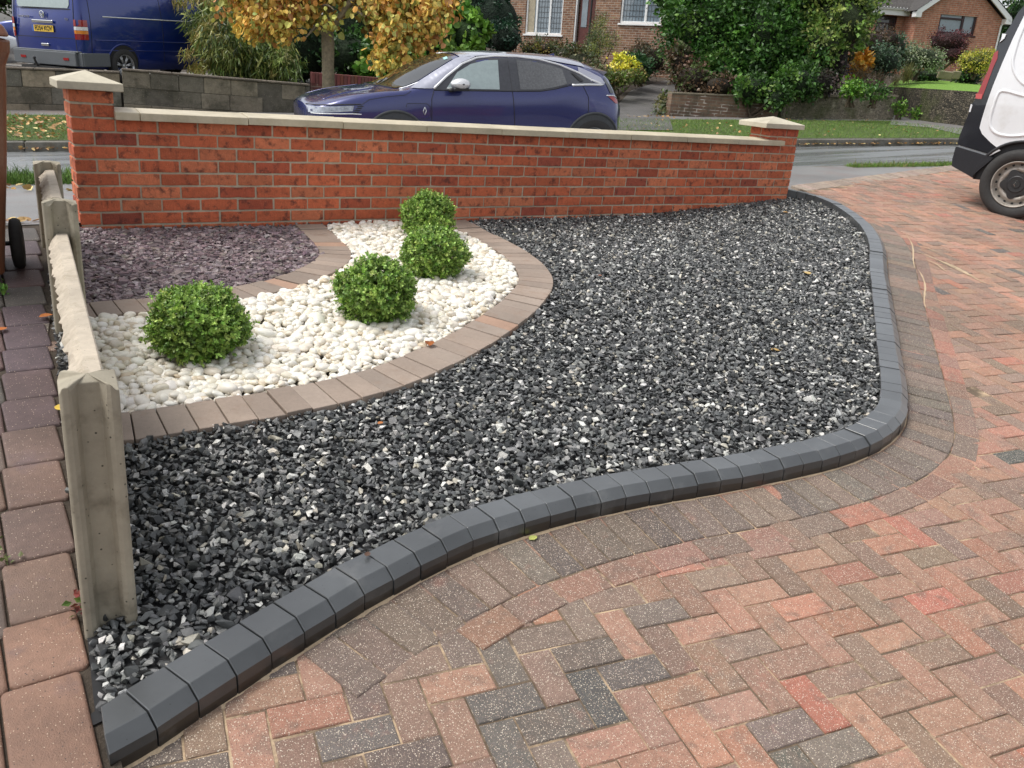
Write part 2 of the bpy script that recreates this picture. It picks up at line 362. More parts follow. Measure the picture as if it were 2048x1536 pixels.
# bedding sheets under the stones
def sheet(name, poly, zfn, m, kind, label, dz=0, step=.12):
    dn = []
    for i in range(len(poly)):
        a, b = np.array(poly[i], float), np.array(poly[(i+1) % len(poly)], float); k = max(1, int(np.linalg.norm(b-a)/step)); dn += [tuple(a+(b-a)*t/k) for t in range(k)]
    poly = dn; xs = [q[0] for q in poly]; ys = [q[1] for q in poly]
    pts = [Vector(q) for q in poly]; n = len(pts)
    for gx in np.arange(min(xs), max(xs), step):
        gyv = np.arange(min(ys), max(ys), step); ok = inside(poly, np.full(gyv.shape, gx), gyv)
        pts += [Vector((gx, gy)) for gy, k in zip(gyv, ok) if k]
    v, e, f, *_ = geometry.delaunay_2d_cdt(pts, [(i, (i+1) % n) for i in range(n)], [], 1, 1e-5)
    mb = MB(); mb.add([(q.x, q.y, float(zfn(q.x, q.y))+dz) for q in v], [tuple(t) for t in f]); o = mb.build(name, m, smooth=True); return tag(o, label, kind=kind)
m_soil = mat('soil', (.055, .042, .03), .95, nscale=20, namt=.4, bscale=80, bamt=.8, bdist=.01)
m_bed = mat('gravel_bed', (.02, .02, .021), .9)
sheet('ground', garden_poly, garden_z, m_bed, 'structure', 'dark bed beneath the stones', -.018)

def grid_points(poly, step, jit=.45, excl=()):
    poly = np.asarray(poly); x0, y0 = poly.min(0); x1, y1 = poly.max(0)
    X, Y = np.meshgrid(np.arange(x0, x1, step), np.arange(y0, y1, step*.9)); X[::2] += step/2
    X = X.ravel()+RN.uniform(-jit, jit, X.size)*step; Y = Y.ravel()+RN.uniform(-jit, jit, Y.size)*step
    k = inside(poly, X, Y)
    for e in excl: k &= ~inside(e, X, Y)
    return X[k], Y[k]
# grey chippings
m_chip = mat('grey_chipping', attr=True, rough=.33, nscale=70, namt=.28, bscale=300, bamt=.5, bdist=.002, blotch=(60, (.50, .49, .46), .5, .64), spec=.5)
chips = [chip(k, R_.choice([9, 10, 12]), R_.uniform(.45, .85)) for k in range(16)]
X, Y = grid_points(garden_poly, .0170, excl=[outer_poly]); k = X > PATH_X(Y)+.018; X, Y = X[k], Y[k]
dk = seg_dist(offset(crease, -.092), X, Y); k = dk > .004; X, Y = X[k], Y[k]
n = len(X); s = np.exp(RN.normal(0, .26, n))*.0124
Z = garden_z(X, Y)+RN.uniform(-.008, .006, n)+.006*np.sin(X*5+Y*3)*np.cos(Y*6-X*2)
big = RN.random(n) < .10; Z[big] += .006; s[big] *= 1.2
base = pal(n, [(.042, .044, .044), (.070, .073, .073), (.120, .123, .120), (.21, .21, .20), (.54, .53, .49), (.42, .39, .32)], [22, 33, 26, 15, 8, 4], .2, .012)
cl = .5+.5*np.sin(X*3.1+1)*np.sin(Y*2.7+2); lighten = (RN.random(n) < .05*cl)
base[lighten] = pal(int(lighten.sum()), [(.6, .59, .55), (.45, .45, .44)], None, .12, .01)
o = scatter('gravel', chips, np.stack([X, Y, Z], 1), rot_mats(n, .75), s[:, None]*np.stack([RN.uniform(.85, 1.35, n), RN.uniform(.8, 1.1, n), RN.uniform(.75, 1.1, n)], 1), base, m_chip)
tag(o, 'dark grey and white angular chippings filling the curved bed', 'gravel', kind='stuff')
print('chips', n)
# plum slate
m_slate = mat('plum_slate', attr=True, rough=.45, nscale=50, namt=.22, bscale=250, bamt=.3, bdist=.001)
X, Y = grid_points(slate_poly, .0150); n = len(X)
o = scatter('slate_gravel', [slate(k) for k in range(14)], np.stack([X, Y, garden_z(X, Y)+RN.uniform(-.006, .008, n)], 1), rot_mats(n, .36),
            (np.exp(RN.normal(0, .32, n))*.0180)[:, None]*np.ones((1, 3)), pal(n, [(.165, .120, .130), (.225, .175, .182), (.105, .078, .084), (.30, .25, .25), (.185, .155, .14)], [5, 4, 2.5, 1.5, 1], .2, .03), m_slate)
tag(o, 'plum purple slate flakes in the corner bed below the brick wall', 'gravel', kind='stuff')
# white pebbles
m_peb = mat('white_pebble', attr=True, rough=.42, nscale=25, namt=.05, bscale=120, bamt=.12, bdist=.002, blotch=(16, (.62, .50, .36), .35, .62))
BALLS = []   # (centre, rx, rz) filled below
def ball_at(px, py, D, rpx, rzf):
    best = None
    for q in np.linspace(D-.7, D+.7, 141):
        c = at(px, py, q); r = rpx*q/FPX; e = abs(c[2]-(float(garden_z(c[0], c[1]))+r*rzf*.88))
        if best is None or e < best[0]: best = (e, c, r)
    return best[1], best[2], best[2]*rzf
for a in ((399, 647, 3.62, 97, .80), (752, 583, 4.20, 80, .84), (868, 506, 4.84, 65, .86), (856, 434, 5.52, 53, .90)): BALLS.append(ball_at(*a))
pebs = [pebble(100+k) for k in range(12)]
def pebble_field(poly, step, rmin, zlift, keep=1.0):
    X, Y = grid_points(poly, step, .42); k = RN.random(len(X)) < keep
    for c, r, rz in BALLS: k &= np.hypot(X-c[0], Y-c[1]) > r*.45
    X, Y = X[k], Y[k]; n = len(X); return X, Y, garden_z(X, Y)+zlift+RN.uniform(-.004, .004, n)
P1 = pebble_field(white_poly, .0295, 0, .004); P2 = pebble_field(white_poly, .038, 0, .019, .78)
X = np.concatenate([P1[0], P2[0]]); Y = np.concatenate([P1[1], P2[1]]); Z = np.concatenate([P1[2], P2[2]]); n = len(X)
ed = np.minimum(seg_dist(out_in, X, Y), seg_dist(innP, X, Y)); Z -= np.where(ed < .05, .008, 0); kk = ed > .010; X, Y, Z = X[kk], Y[kk], Z[kk]; n = len(X)
s = np.exp(RN.normal(0, .22, n))*.0182
o = scatter('white_pebbles', pebs, np.stack([X, Y, Z], 1), rot_mats(n, .38), s[:, None]*np.stack([RN.uniform(1.05, 1.5, n), RN.uniform(.85, 1.1, n), RN.uniform(.55, .8, n)], 1),
            pal(n, [(.76, .72, .63), (.69, .63, .52), (.79, .76, .69), (.58, .49, .36)], [5, 3, 3, .6], .06, .008), m_peb, smooth=True)
tag(o, 'rounded cream white pebbles between the two block arcs', 'pebbles', kind='stuff'); print('pebbles', n)
sheet('ground', white_poly, garden_z, mat('pebble_bed', (.10, .085, .06), .9), 'structure', 'bed beneath the pebbles, darkened for shade in the gaps', -.010)  # bed colour darkened to give the gaps between pebbles their shade

# ------------------------------------------------------------------ driveway pavers
PAV = [((.345, .190, .130), 34), ((.315, .185, .132), 26), ((.375, .182, .122), 20), ((.40, .155, .105), 5), ((.25, .165, .125), 8), ((.095, .092, .086), 2), ((.235, .155, .112), 14)]
pc = [c for c, w in PAV]; pw = [w for c, w in PAV]
m_pav = mat('drive_paver', attr=True, rough=.74, nscale=38, namt=.24, bscale=330, bamt=.8, bdist=.006, blotch2=(11, (.17, .125, .10), .50, .55), blotch=(8, (.44, .16, .11), .40, .60), big=(.9, .20),
            speck=[(210, .24, (.66, .56, .44)), (125, .16, (.74, .66, .54)), (260, .22, (.08, .055, .042)), (340, .24, (.48, .36, .26))])
m_joint = mat('joint_sand', (.46, .34, .22), .95, nscale=200, namt=.3, bscale=400, bamt=.6, bdist=.002, blotch=(7, (.11, .078, .052), .9, .38), big=(6, .25))
def paver(mb, q, zf, col, ch=.0030, drop=.0030, lift=0.0):
    """q: four plan corners; a block with a chamfered top edge"""
    q = np.asarray(q, float); c = q.mean(0); d = c-q; L = np.linalg.norm(d, axis=1)[:, None]; inn = q+d/L*ch*1.4
    dz = R_.gauss(0, .0012)+lift; tx, ty = R_.gauss(0, .006), R_.gauss(0, .006)
    z = lambda p: float(zf(p[0], p[1]))+dz+tx*(p[0]-c[0])+ty*(p[1]-c[1])
    v = [(p[0], p[1], z(p)) for p in inn]+[(p[0], p[1], z(p)-drop) for p in q]+[(p[0], p[1], z(p)-.03) for p in q]; k = len(q)
    mb.add(v, [tuple(range(k))]+[(i, k+i, k+(i+1) % k, (i+1) % k) for i in range(k)]+[(k+i, 2*k+i, 2*k+(i+1) % k, k+(i+1) % k) for i in range(k)], col)
def pcol(pool=None):
    c = R_.choices(pc, pw)[0] if pool is None else R_.choice(pool); g = R_.uniform(.85, 1.15); return tuple(x*g*R_.uniform(.96, 1.04) for x in c)
DRIVE_END = lambda x: .07+.22*(x-6.5)*.86
AX = rad(-99.5); ux = np.array([math.cos(AX), math.sin(AX)]); uy = np.array([-ux[1], ux[0]])
mb = MB(); face_line = offset(crease, .040)
PL, PWd, g_ = .184, .092, .0050
O = np.array([1.3, -3.9])
sold_in = offset(crease, .042); sold_out = offset(crease, .246); stretch_out = offset(crease, .352)
arc = np.concatenate([[0], np.cumsum(np.linalg.norm(np.diff(crease, axis=0), axis=1))]); S0, S1, S2, S3 = .60, arc[-1]-1.15, .95, arc[-1]-1.6
def band_poly(o0, o1, s0, s1):
    k = (arc >= s0) & (arc <= s1); a = offset(crease, o0)[k]; b = offset(crease, o1)[k]; return np.concatenate([a, b[::-1]])
band1 = band_poly(.03, .246, S0, S1); band2 = band_poly(.03, .352, S2, S3)
# herringbone: blocks whose whole plan lies under a band are skipped, the rest run beneath it and read as cut
for i in range(-82, 104):
    for j in range(-82, 104):
        r = (i-j) % 4
        if r == 0: w, h = PL, PWd
        elif r == 3: w, h = PWd, PL     # vertical, its lower cell
        else: continue
        a = O+ux*(i*PWd)+uy*(j*PWd)
        if r == 3: pass
        c = a+ux*(w/2)+uy*(h/2)
        if c[0] < -.95 or c[0] > 12.5 or c[1] < -5.6 or c[1] > DRIVE_END(c[0])+.02: continue
        if c[0] < PATH_X(c[1])-.05: continue
        cx = np.array([c[0]]); cy = np.array([c[1]])
        if inside(kerb_in, cx, cy)[0] or (c[1] > -2.9 and inside(kerb_mid, cx, cy)[0]): continue
        q = np.array([a+ux*g_/2+uy*g_/2, a+ux*(w-g_/2)+uy*g_/2, a+ux*(w-g_/2)+uy*(h-g_/2), a+ux*g_/2+uy*(h-g_/2)])
        q += np.array([R_.gauss(0, .0008), R_.gauss(0, .0008)])
        if inside(band2, q[:, 0], q[:, 1]).all() or inside(band1, q[:, 0], q[:, 1]).all(): continue
        lf = -.0016 if (inside(band2, q[:, 0], q[:, 1]).any() or inside(band1, q[:, 0], q[:, 1]).any()) else 0
        dark = c[0] < 1.2 and R_.random() < np.interp(c[0], [-.2, .5, 1.2], [.85, .5, .05])
        paver(mb, q, drive_z, pcol([(.165, .132, .112), (.135, .115, .10), (.195, .145, .118), (.245, .155, .118)]) if dark else pcol(), lift=lf)
def band_blocks(o0, o1, s0, s1, step, pool, lift):
    ss = np.arange(s0, s1, step); N = normals2(crease)
    def P(s, o):
        x = np.interp(s, arc, crease[:, 0]); y = np.interp(s, arc, crease[:, 1]); nx = np.interp(s, arc, N[:, 0]); ny = np.interp(s, arc, N[:, 1]); return np.array([x+nx*o, y+ny*o])
    for s in ss:
        e = .0032+abs(R_.gauss(0, .0010)); q = [P(s+e, o0), P(s+step-e, o0), P(s+step-e, o1), P(s+e, o1)]
        paver(mb, q, drive_z, pcol(pool), lift=lift)
band_blocks(.043, .243, S0, S1, .1035, [(.175, .136, .112), (.15, .12, .10), (.19, .142, .114), (.135, .11, .094), (.205, .146, .115)], .0014)
band_blocks(.249, .348, S2, S3, .205, [(.22, .14, .105), (.33, .14, .10), (.27, .15, .11), (.20, .138, .11), (.29, .155, .108)], .0012)
# pale header course closing the drive towards the pavement
for k in range(60):
    x = 6.32+k*.104; y = DRIVE_END(x)+.03; q = [(x, y), (x+.101, y+.02), (x+.098, y+.22), (x-.003, y+.20)]; paver(mb, q, drive_z, pcol([(.30, .235, .185), (.26, .20, .16), (.32, .25, .20)]))
o = mb.build('driveway', m_pav, smooth=False); tag(o, 'herringbone block paved driveway in worn red and brown', kind='structure')
dp = [(-.9, -5.7), (12.9, -5.7), (12.9, DRIVE_END(12.9)+.1), (6.3, DRIVE_END(6.3)+.12), (6.25, 0)]+[tuple(q) for q in offset(crease, 0)[::-1][8:]]
sheet('driveway_joints', dp, drive_z, m_joint, 'structure', 'sand filled joints of the driveway', -.0042, .2)
# loose kiln sand smears and swept sand lines are part of the joint sand
m_sand = mat('loose_sand', (.50, .38, .25), .95, nscale=150, namt=.3, bscale=300, bamt=.6, bdist=.003)
mb = MB()
for (p0, p1, w) in (((1835, 505), (1960, 560), .012), ((1880, 522), (1975, 568), .013), ((1850, 520), (1900, 545), .010), ((1832, 492), (1880, 505), .009), ((1812, 470), (1836, 540), .007), ((1836, 540), (1858, 620), .006)):
    A = hit_ground(*p0, drive_z); B = hit_ground(*p1, drive_z); T = (B-A)[:2]; L = np.linalg.norm(T); T = T/L; Nn = np.array([-T[1], T[0]]); m_ = 26; top = []; bot = []
    for k in range(m_+1):
        t = k/m_; ww = w*math.sin(math.pi*min(1, max(.04, t)))**.5*R_.uniform(.55, 1.35); q = A[:2]+T*L*t+Nn*.02*math.sin(t*5)
        for s_, lst in ((1, top), (-1, bot)): x, y = q+Nn*ww*s_*R_.uniform(.7, 1.2); lst.append((x, y, float(drive_z(x, y))+.0032))
    mb.add(top+bot, [(k, k+1, m_+2+k, m_+1+k) for k in range(m_)])
# a sand fillet against the foot of the kerb
fo = offset(crease, .034); fi = offset(crease, .034)
kk = [i for i in range(len(crease)) if arc[i] > .12 and arc[i] < arc[-1]-1.6]
top = []; bot = []
for i in kk:
    w = (.002+abs(R_.gauss(0, .0025)))*(1.6 if arc[i] < 1.6 else .7); n_ = normals2(crease)[i] if False else (fo[i]-crease[i])/.034
    a = crease[i]+n_*.033; b = crease[i]+n_*(.038+w); top.append((a[0], a[1], float(drive_z(*a))+.002)); bot.append((b[0], b[1], float(drive_z(*b))-.002))
m_ = len(top)-1; mb.add(top+bot, [(k, m_+1+k, m_+2+k, k+1) for k in range(m_)])
tag(mb.build('sand', m_sand, smooth=True), 'loose pale sand swept along the kerb foot and drive', 'sand', kind='stuff')

# side path of tumbled blocks
m_path = mat('path_block', attr=True, rough=.62, nscale=30, namt=.22, bscale=260, bamt=.75, bdist=.004, blotch=(6, (.11, .075, .08), .6, .55), big=(3, .2), speck=[(120, .12, (.6, .48, .36)), (70, .08, (.04, .03, .03))])
mb = MB(); yj = [-5.6, -5.35, -5.1, -4.86, -4.62, -4.36, -4.12]; yj += [-3.872, -3.562, -3.346, -3.099, -2.836, -2.597, -2.366, -2.141, -1.908, -1.696, -1.46, -1.23, -1.0, -.77, -.54, -.31, -.08]
path_z = lambda x, y: kp(x, y)-.042
def rblock(mb, x0, x1, y0, y1, zf, col):
    # tumbled block: rounded plan, pillowed edge
    r = .012; pts = []
    for (cx, cy, a0) in ((x1-r, y1-r, 0), (x0+r, y1-r, 90), (x0+r, y0+r, 180), (x1-r, y0+r, 270)):
        for k in range(4): a = rad(a0+k*30); pts.append((cx+r*math.cos(a)+R_.gauss(0, .0012), cy+r*math.sin(a)+R_.gauss(0, .0012)))
    c = np.array([(x0+x1)/2, (y0+y1)/2]); P = np.array(pts); tx, ty = R_.gauss(0, .01), R_.gauss(0, .008); lvl = []
    for f, dz in ((.90, 0), (.965, -.0012), (1.0, -.006), (1.0, -.03)):
        Q = c+(P-c)*f if f < 1 else P; lvl.append([(x, y, zf(x, y)+dz+tx*(x-c[0])+ty*(y-c[1])) for x, y in Q])
    k = len(pts); v = [q for l_ in lvl for q in l_]
    mb.add(v, [tuple(range(k))]+[(a*k+i, (a+1)*k+i, (a+1)*k+(i+1) % k, a*k+(i+1) % k) for a in range(3) for i in range(k)], col)
for ci in range(9):
    for a, b in zip(yj[:-1], yj[1:]):
        if ci == 0 and b < -5.2: pass
        ym = (a+b)/2; sh = 0 if ci == 0 else R_.uniform(-.05, .05); x1 = PATH_X(ym)+.001-ci*.167; x0 = x1-.162
        rblock(mb, x0, x1, a+sh+.0025, b+sh-.0025, path_z, R_.choice([(.28, .165, .115), (.29, .175, .12)]) if ym < -3.72 else R_.choice([(.22, .125, .085)]) if ym < -3.4 else R_.choice([(.15, .095, .074), (.13, .085, .07), (.165, .105, .078), (.12, .088, .072)]) if ym < -2.45 else R_.choice([(.095, .062, .062), (.085, .060, .068), (.11, .068, .064), (.09, .08, .07)]))
tag(mb.build('path', m_path, smooth=True), 'side path of tumbled purple and brown blocks beside the fence', kind='structure')
sheet('path_bed', [(-2.2, -5.7), (PATH_X(-5.7)+.06, -5.7), (PATH_X(-3.9)+.05, -3.9), (PATH_X(-3.5)+.03, -3.5), (PATH_X(0)+.16, 0), (-2.2, 0)], path_z, m_soil, 'structure', 'soil bed of the side path', -.012, .3)
# low weeds in the path joints
mb_v = []
# ------------------------------------------------------------------ ground beyond the wall, road, far side
m_tar = mat('tarmac', (.19, .185, .18), .45, nscale=60, namt=.22, bscale=160, bamt=.5, bdist=.006, big=(.9, .18), blotch=(1.6, (.20, .13, .11), .5, .5), speck=[(90, .12, (.3, .28, .26))])
m_tar2 = mat('old_tarmac', (.125, .12, .117), .5, nscale=40, namt=.3, bscale=60, bamt=.8, bdist=.02, big=(.8, .25), blotch=(3, (.05, .055, .035), .6, .55))
m, n, l, b = new_mat('wet_road'); t = noise_node(n, l, .9, 4, .55); tc = n.new('ShaderNodeTexCoord')
t2 = noise_node(n, l, 90, 4, .6); c = mixc(n, l, ramp(n, l, t2.outputs[0], [(.3, 0), (.7, 1)]), (.13, .137, .137), (.20, .21, .21)); l.new(c, b.inputs['Base Color'])
mp = n.new('ShaderNodeMapping'); mp.inputs['Rotation'].default_value = (0, 0, rad(10.8)); mp.inputs['Scale'].default_value = (.22, 3.2, 1); l.new(tc.outputs['Object'], mp.inputs[0]); t3 = n.new('ShaderNodeTexNoise'); t3.inputs['Scale'].default_value = 1.0; t3.inputs['Detail'].default_value = 4; l.new(mp.outputs[0], t3.inputs[0])
l.new(ramp(n, l, t3.outputs[0], [(.40, .12), (.62, .40)]), b.inputs['Roughness']); bump(n, l, b, t2.outputs[0], .25, .004)
m_grass = mat('grass_ground', (.09, .135, .030), .9, nscale=14, namt=.35, bscale=60, bamt=1.0, bdist=.05, blotch=(5, (.16, .11, .05), .5, .6))
m_lawn = mat('lawn_ground', (.16, .30, .035), .9, nscale=10, namt=.15, bscale=120, bamt=.6, bdist=.03)
def grid_sheet(name, xs, ys, zf, m, kind, label, keep=None, smooth=True):
    XX, YY = np.meshgrid(xs, ys, indexing='ij'); ZZ = zf(XX, YY); V = np.stack([XX.ravel(), YY.ravel(), ZZ.ravel()], 1); ny = len(ys); F = []
    for i in range(len(xs)-1):
        for j in range(len(ys)-1):
            if keep is None or keep((xs[i]+xs[i+1])/2, (ys[j]+ys[j+1])/2): F.append((i*ny+j, (i+1)*ny+j, (i+1)*ny+j+1, i*ny+j+1))
    mb = MB(); mb.v = [tuple(q) for q in V]; mb.n = len(V); mb.c = [(1, 1, 1)]*len(V); mb.f = F; mb.mi = [0]*len(F); return tag(mb.build(name, m, smooth=smooth), label, kind=kind)
def strip_sheet(name, L0, L1, s0, s1, zf, m, kind, label, ns=80, nl=8, dz=0):
    """strip between two lateral distances from the camera side of the street"""
    d = np.array([.9823, -.1868]); h = np.array([.187, .982]); V = []; F = []
    for i in range(ns+1):
        for j in range(nl+1):
            p = d*(s0+(s1-s0)*i/ns)+h*((L0+(L1-L0)*j/nl) if not callable(L0) else (L0(s0+(s1-s0)*i/ns)*(1-j/nl)+L1*j/nl)); V.append((p[0], p[1], float(zf(p[0], p[1]))+dz))
    for i in range(ns):
        for j in range(nl): F.append((i*(nl+1)+j, (i+1)*(nl+1)+j, (i+1)*(nl+1)+j+1, i*(nl+1)+j+1))
    mb = MB(); mb.add(V, F); return tag(mb.build(name, m, smooth=True), label, kind=kind)
grid_sheet('ground', np.linspace(-90, 120, 22), np.linspace(-90, 150, 22), lambda x, y: street(x, y)*0-4.0+.02*np.maximum(y, 0)+.02*x, m_soil, 'structure', 'base ground reaching the horizon')
grid_sheet('pavement', np.concatenate([np.linspace(-20, -1, 20), np.linspace(-.8, 13, 70), np.linspace(13.5, 24, 16)]), np.linspace(0.0, 5.2, 40), lambda x, y: near_z(x, y)-.004, m_tar, 'structure', 'worn tarmac pavement outside the garden wall', keep=lambda x, y: lat(x, y) < 4.36)
strip_sheet('road', 4.40, 7.80, -40, 60, lambda x, y: street(x, y)-.02, MATS['wet_road'], 'structure', 'wet grey road')
def kerb_line(name, L, w, s0, s1, zf, label):
    d = np.array([.9823, -.1868]); h = np.array([.187, .982]); mb = MB(); s = s0
    while s < s1:
        a = d*(s+.004); b_ = d*(s+.91); q = [a+h*L, b_+h*L, b_+h*(L+w), a+h*(L+w)]; zt = [float(zf(p[0], p[1])) for p in q]; g = R_.uniform(.8, 1.1)
        v = [(p[0], p[1], z) for p, z in zip(q, zt)]+[(p[0], p[1], z-.25) for p, z in zip(q, zt)]
        mb.add(v, [(0, 1, 2, 3), (7, 6, 5, 4), (0, 4, 5, 1), (1, 5, 6, 2), (2, 6, 7, 3), (3, 7, 4, 0)], (.20*g, .19*g, .165*g)); s += .914
    return tag(mb.build(name, mat('road_kerb', attr=True, rough=.85, nscale=15, namt=.3, bscale=90, bamt=.5, bdist=.01, blotch=(2, (.06, .055, .035), .6, .45)), bevel=.012), label, kind='structure')
kerb_line('kerb', 4.36, .12, -25, 50, lambda x, y: street(x, y)+.075, 'worn near road kerb')
kerb_line('kerb', 7.78, .12, -25, 50, lambda x, y: street(x, y)+.11, 'mossy far road kerb with fallen leaves')
strip_sheet('verge', 7.90, 12.2, -30, 18.2, lambda x, y: far_z(x, y)+.005, m_grass, 'structure', 'grass verge across the road')
strip_sheet('pavement', 12.2, 13.6, -30, 60, lambda x, y: far_z(x, y), m_tar, 'structure', 'far pavement')
strip_sheet('pavement', 7.90, 12.2, 18.2, 60, lambda x, y: far_z(x, y), m_tar, 'structure', 'tarmac crossing on the far side', dz=.002)
strip_sheet('ground', 13.5, 75, -40, 80, lambda x, y: far_z(x, y)-.01, m_soil, 'structure', 'rising ground of the far gardens', nl=30)
# SECTION: grass
def blades(name, label, region, n, zf, h, cols, w=None, lean=.5, width=.12):
    X, Y = region(n); n = len(X); d = RN.normal(0, lean, (n, 3)); d[:, 2] = 1; hh = h*np.exp(RN.normal(0, .3, n))
    pos = np.stack([X, Y, zf(X, Y)-.004], 1); sc = np.stack([hh, hh*width*8, hh], 1)
    return tag(scatter(name, [BLADE], pos, frames(d), sc, pal(n, cols, w, .2), M_leafm), label, 'grass', kind='stuff')
def strip_region(L0, L1, s0, s1):
    def f(n):
        s = RN.uniform(s0, s1, n); L = RN.uniform(L0, L1, n); return .9823*s+.187*L, -.1868*s+.982*L
    return f
GC = [(.13, .24, .04), (.17, .29, .05), (.09, .17, .03), (.26, .25, .09)]
verge_z = lambda x, y: far_z(x, y)+.005
blades('grass', 'short grass with fallen leaves on the far verge', strip_region(7.95, 12.1, -4, 18.0), 60000, verge_z, .045, GC, [4, 4, 2, 1.2], .6, .10)
nv = lambda x, y: near_z(x, y)
blades('grass', 'long grass strip beside the near kerb behind the fence', strip_region(3.55, 4.34, -2.5, 1.6), 16000, nv, .10, [(.10, .20, .03), (.15, .26, .05), (.07, .13, .025)], None, .45, .05)
blades('grass', 'thin grass strip at the near kerb by the drive mouth', strip_region(4.12, 4.34, 9.5, 12.6), 5000, nv, .05, GC, None, .5, .09)
# ------------------------------------------------------------------ brick garden wall
m_brick = mat('red_brick', attr=True, rough=.82, nscale=26, namt=.26, bscale=110, bamt=1.0, bdist=.006, blotch=(17, (.10, .030, .022), .85, .52), speck=[(60, .08, (.62, .30, .17))])
m_mortar = mat('mortar', (.46, .40, .30), .95, nscale=60, namt=.2, bscale=220, bamt=.7, bdist=.003, big=(3, .15))
def brick(mb, x0, x1, y0, y1, z0, z1, col):
    j = lambda s=.0012: R_.gauss(0, s)
    nx = 4; vs = []; ring = []
    # front and back faces subdivided along the length for slightly wavy arrises
    for (yy) in (y0, y1):
        for zz in (z0, z1):
            for k in range(nx+1): vs.append((x0+(x1-x0)*k/nx, yy+j(.0008), zz+j(.0011)))
    a = lambda r, k: r*(nx+1)+k; fs = []
    for k in range(nx):
        fs += [(a(0, k), a(0, k+1), a(1, k+1), a(1, k)), (a(2, k+1), a(2, k), a(3, k), a(3, k+1)), (a(1, k), a(1, k+1), a(3, k+1), a(3, k)), (a(0, k+1), a(0, k), a(2, k), a(2, k+1))]
    fs += [(a(0, 0), a(1, 0), a(3, 0), a(2, 0)), (a(0, nx), a(2, nx), a(3, nx), a(1, nx))]
    mb.add(vs, fs, col)
def bcol():
    t = R_.random(); g = R_.uniform(.84, 1.16)
    if t < .60: c = (.52, .125, .054)
    elif t < .84: c = (.58, .175, .082)
    elif t < .97: c = (.44, .095, .046)
    else: c = (.34, .075, .042)
    return tuple(q*g for q in c)
wall = tag(empty('garden_wall', (2.9, .1, 0)), 'new low red brick garden wall with buff stone coping and two capped pillars', 'wall')
def child_of(o, root):
    o.parent = root; o.matrix_parent_inverse = Matrix.Translation(-Vector(root.location)); return o
TH = .215
mb = MB()
for r in range(-2, 8):
    z0, z1 = r*.075+.0105, r*.075+.0745
    hd = (r % 2 == 0)   # row 0 (z 0-.075) starts with a header
    e = -.1125; xs = [e]; x = 0.0 if hd else .1125
    while x < 5.93: xs.append(x); x += .225
    xs.append(5.952)
    for a, b in zip(xs[:-1], xs[1:]):
        if b-a < .03: continue
        jx = R_.gauss(0, .001); jy = R_.gauss(0, .0007); gp = .0052
        brick(mb, a+(gp if a > -.11 else 0)+jx, b-(gp if b < 5.95 else 0)+jx, jy, .1025+jy, z0, z1, bcol())
        brick(mb, a+(gp if a > -.11 else 0)+jx, b-(gp if b < 5.95 else 0)+jx, .1125+jy, TH+jy, z0, z1, bcol())
child_of(mb.build('brickwork', m_brick, bevel=.0035, seg=2), wall)
mb = MB(); mb.box((2.92, TH/2, .215), (6.05, TH-.010, .77)); child_of(mb.build('mortar', m_mortar), wall)
def pillar(x0, x1, zc, capx, capw):
    mb = MB(); n_ = [0]
    for r in range(8, 10):
        z0, z1 = r*.075+.0105, r*.075+.0745
        w = x1-x0
        if r == 8:
            cuts = [x0, x0+.1125, x0+.225] if w < .3 else [x0, x0+.1125, x0+.3375]
        else: cuts = [x0, x0+.225] if w < .3 else [x0, x0+.225]
        if cuts[-1] < x1-.02: cuts.append(x1)
        cuts[-1] = x1
        for a, b in zip(cuts[:-1], cuts[1:]):
            brick(mb, a+(.005 if a > x0 else 0), b-(.005 if b < x1 else 0), .001, .105, z0, z1, bcol()); brick(mb, a+(.005 if a > x0 else 0), b-(.005 if b < x1 else 0), .116, TH+.02, z0, z1, bcol())
    p = child_of(mb.build('pillar', m_brick, bevel=.0035, seg=2), wall)
    mm = MB(); mm.box(((x0+x1)/2, (TH+.02)/2, .675), (x1-x0-.012, TH+.008, .148)); child_of(mm.build('mortar', m_mortar), wall)
    cx, cy = capx, TH/2+.01; hw, hd_ = capw/2, .165; zb = zc
    v = [(cx-hw, cy-hd_, zb), (cx+hw, cy-hd_, zb), (cx+hw, cy+hd_, zb), (cx-hw, cy+hd_, zb), (cx-hw, cy-hd_, zb+.042), (cx+hw, cy-hd_, zb+.042), (cx+hw, cy+hd_, zb+.042), (cx-hw, cy+hd_, zb+.042), (cx, cy, zb+.098)]
    c = MB(); c.add(v, [(0, 3, 2, 1), (0, 1, 5, 4), (1, 2, 6, 5), (2, 3, 7, 6), (3, 0, 4, 7), (4, 5, 8), (5, 6, 8), (6, 7, 8), (7, 4, 8)])
    co = c.build('cap', M_stone, bevel=.004, seg=2); co.parent = p; co.matrix_parent_inverse = Matrix.Translation(-Vector(wall.location)) @ Matrix.Identity(4)
    co.matrix_parent_inverse = Matrix.Identity(4)
    return p
pl = pillar(-.1125, .112, .752, -.005, .33); pr_ = pillar(5.56, 5.945, .752, 5.70, .52)
mb = MB(); cj = [.107, .238, .851, 1.46, 2.066, 2.672, 3.282, 3.895, 4.51, 5.128, 5.735]
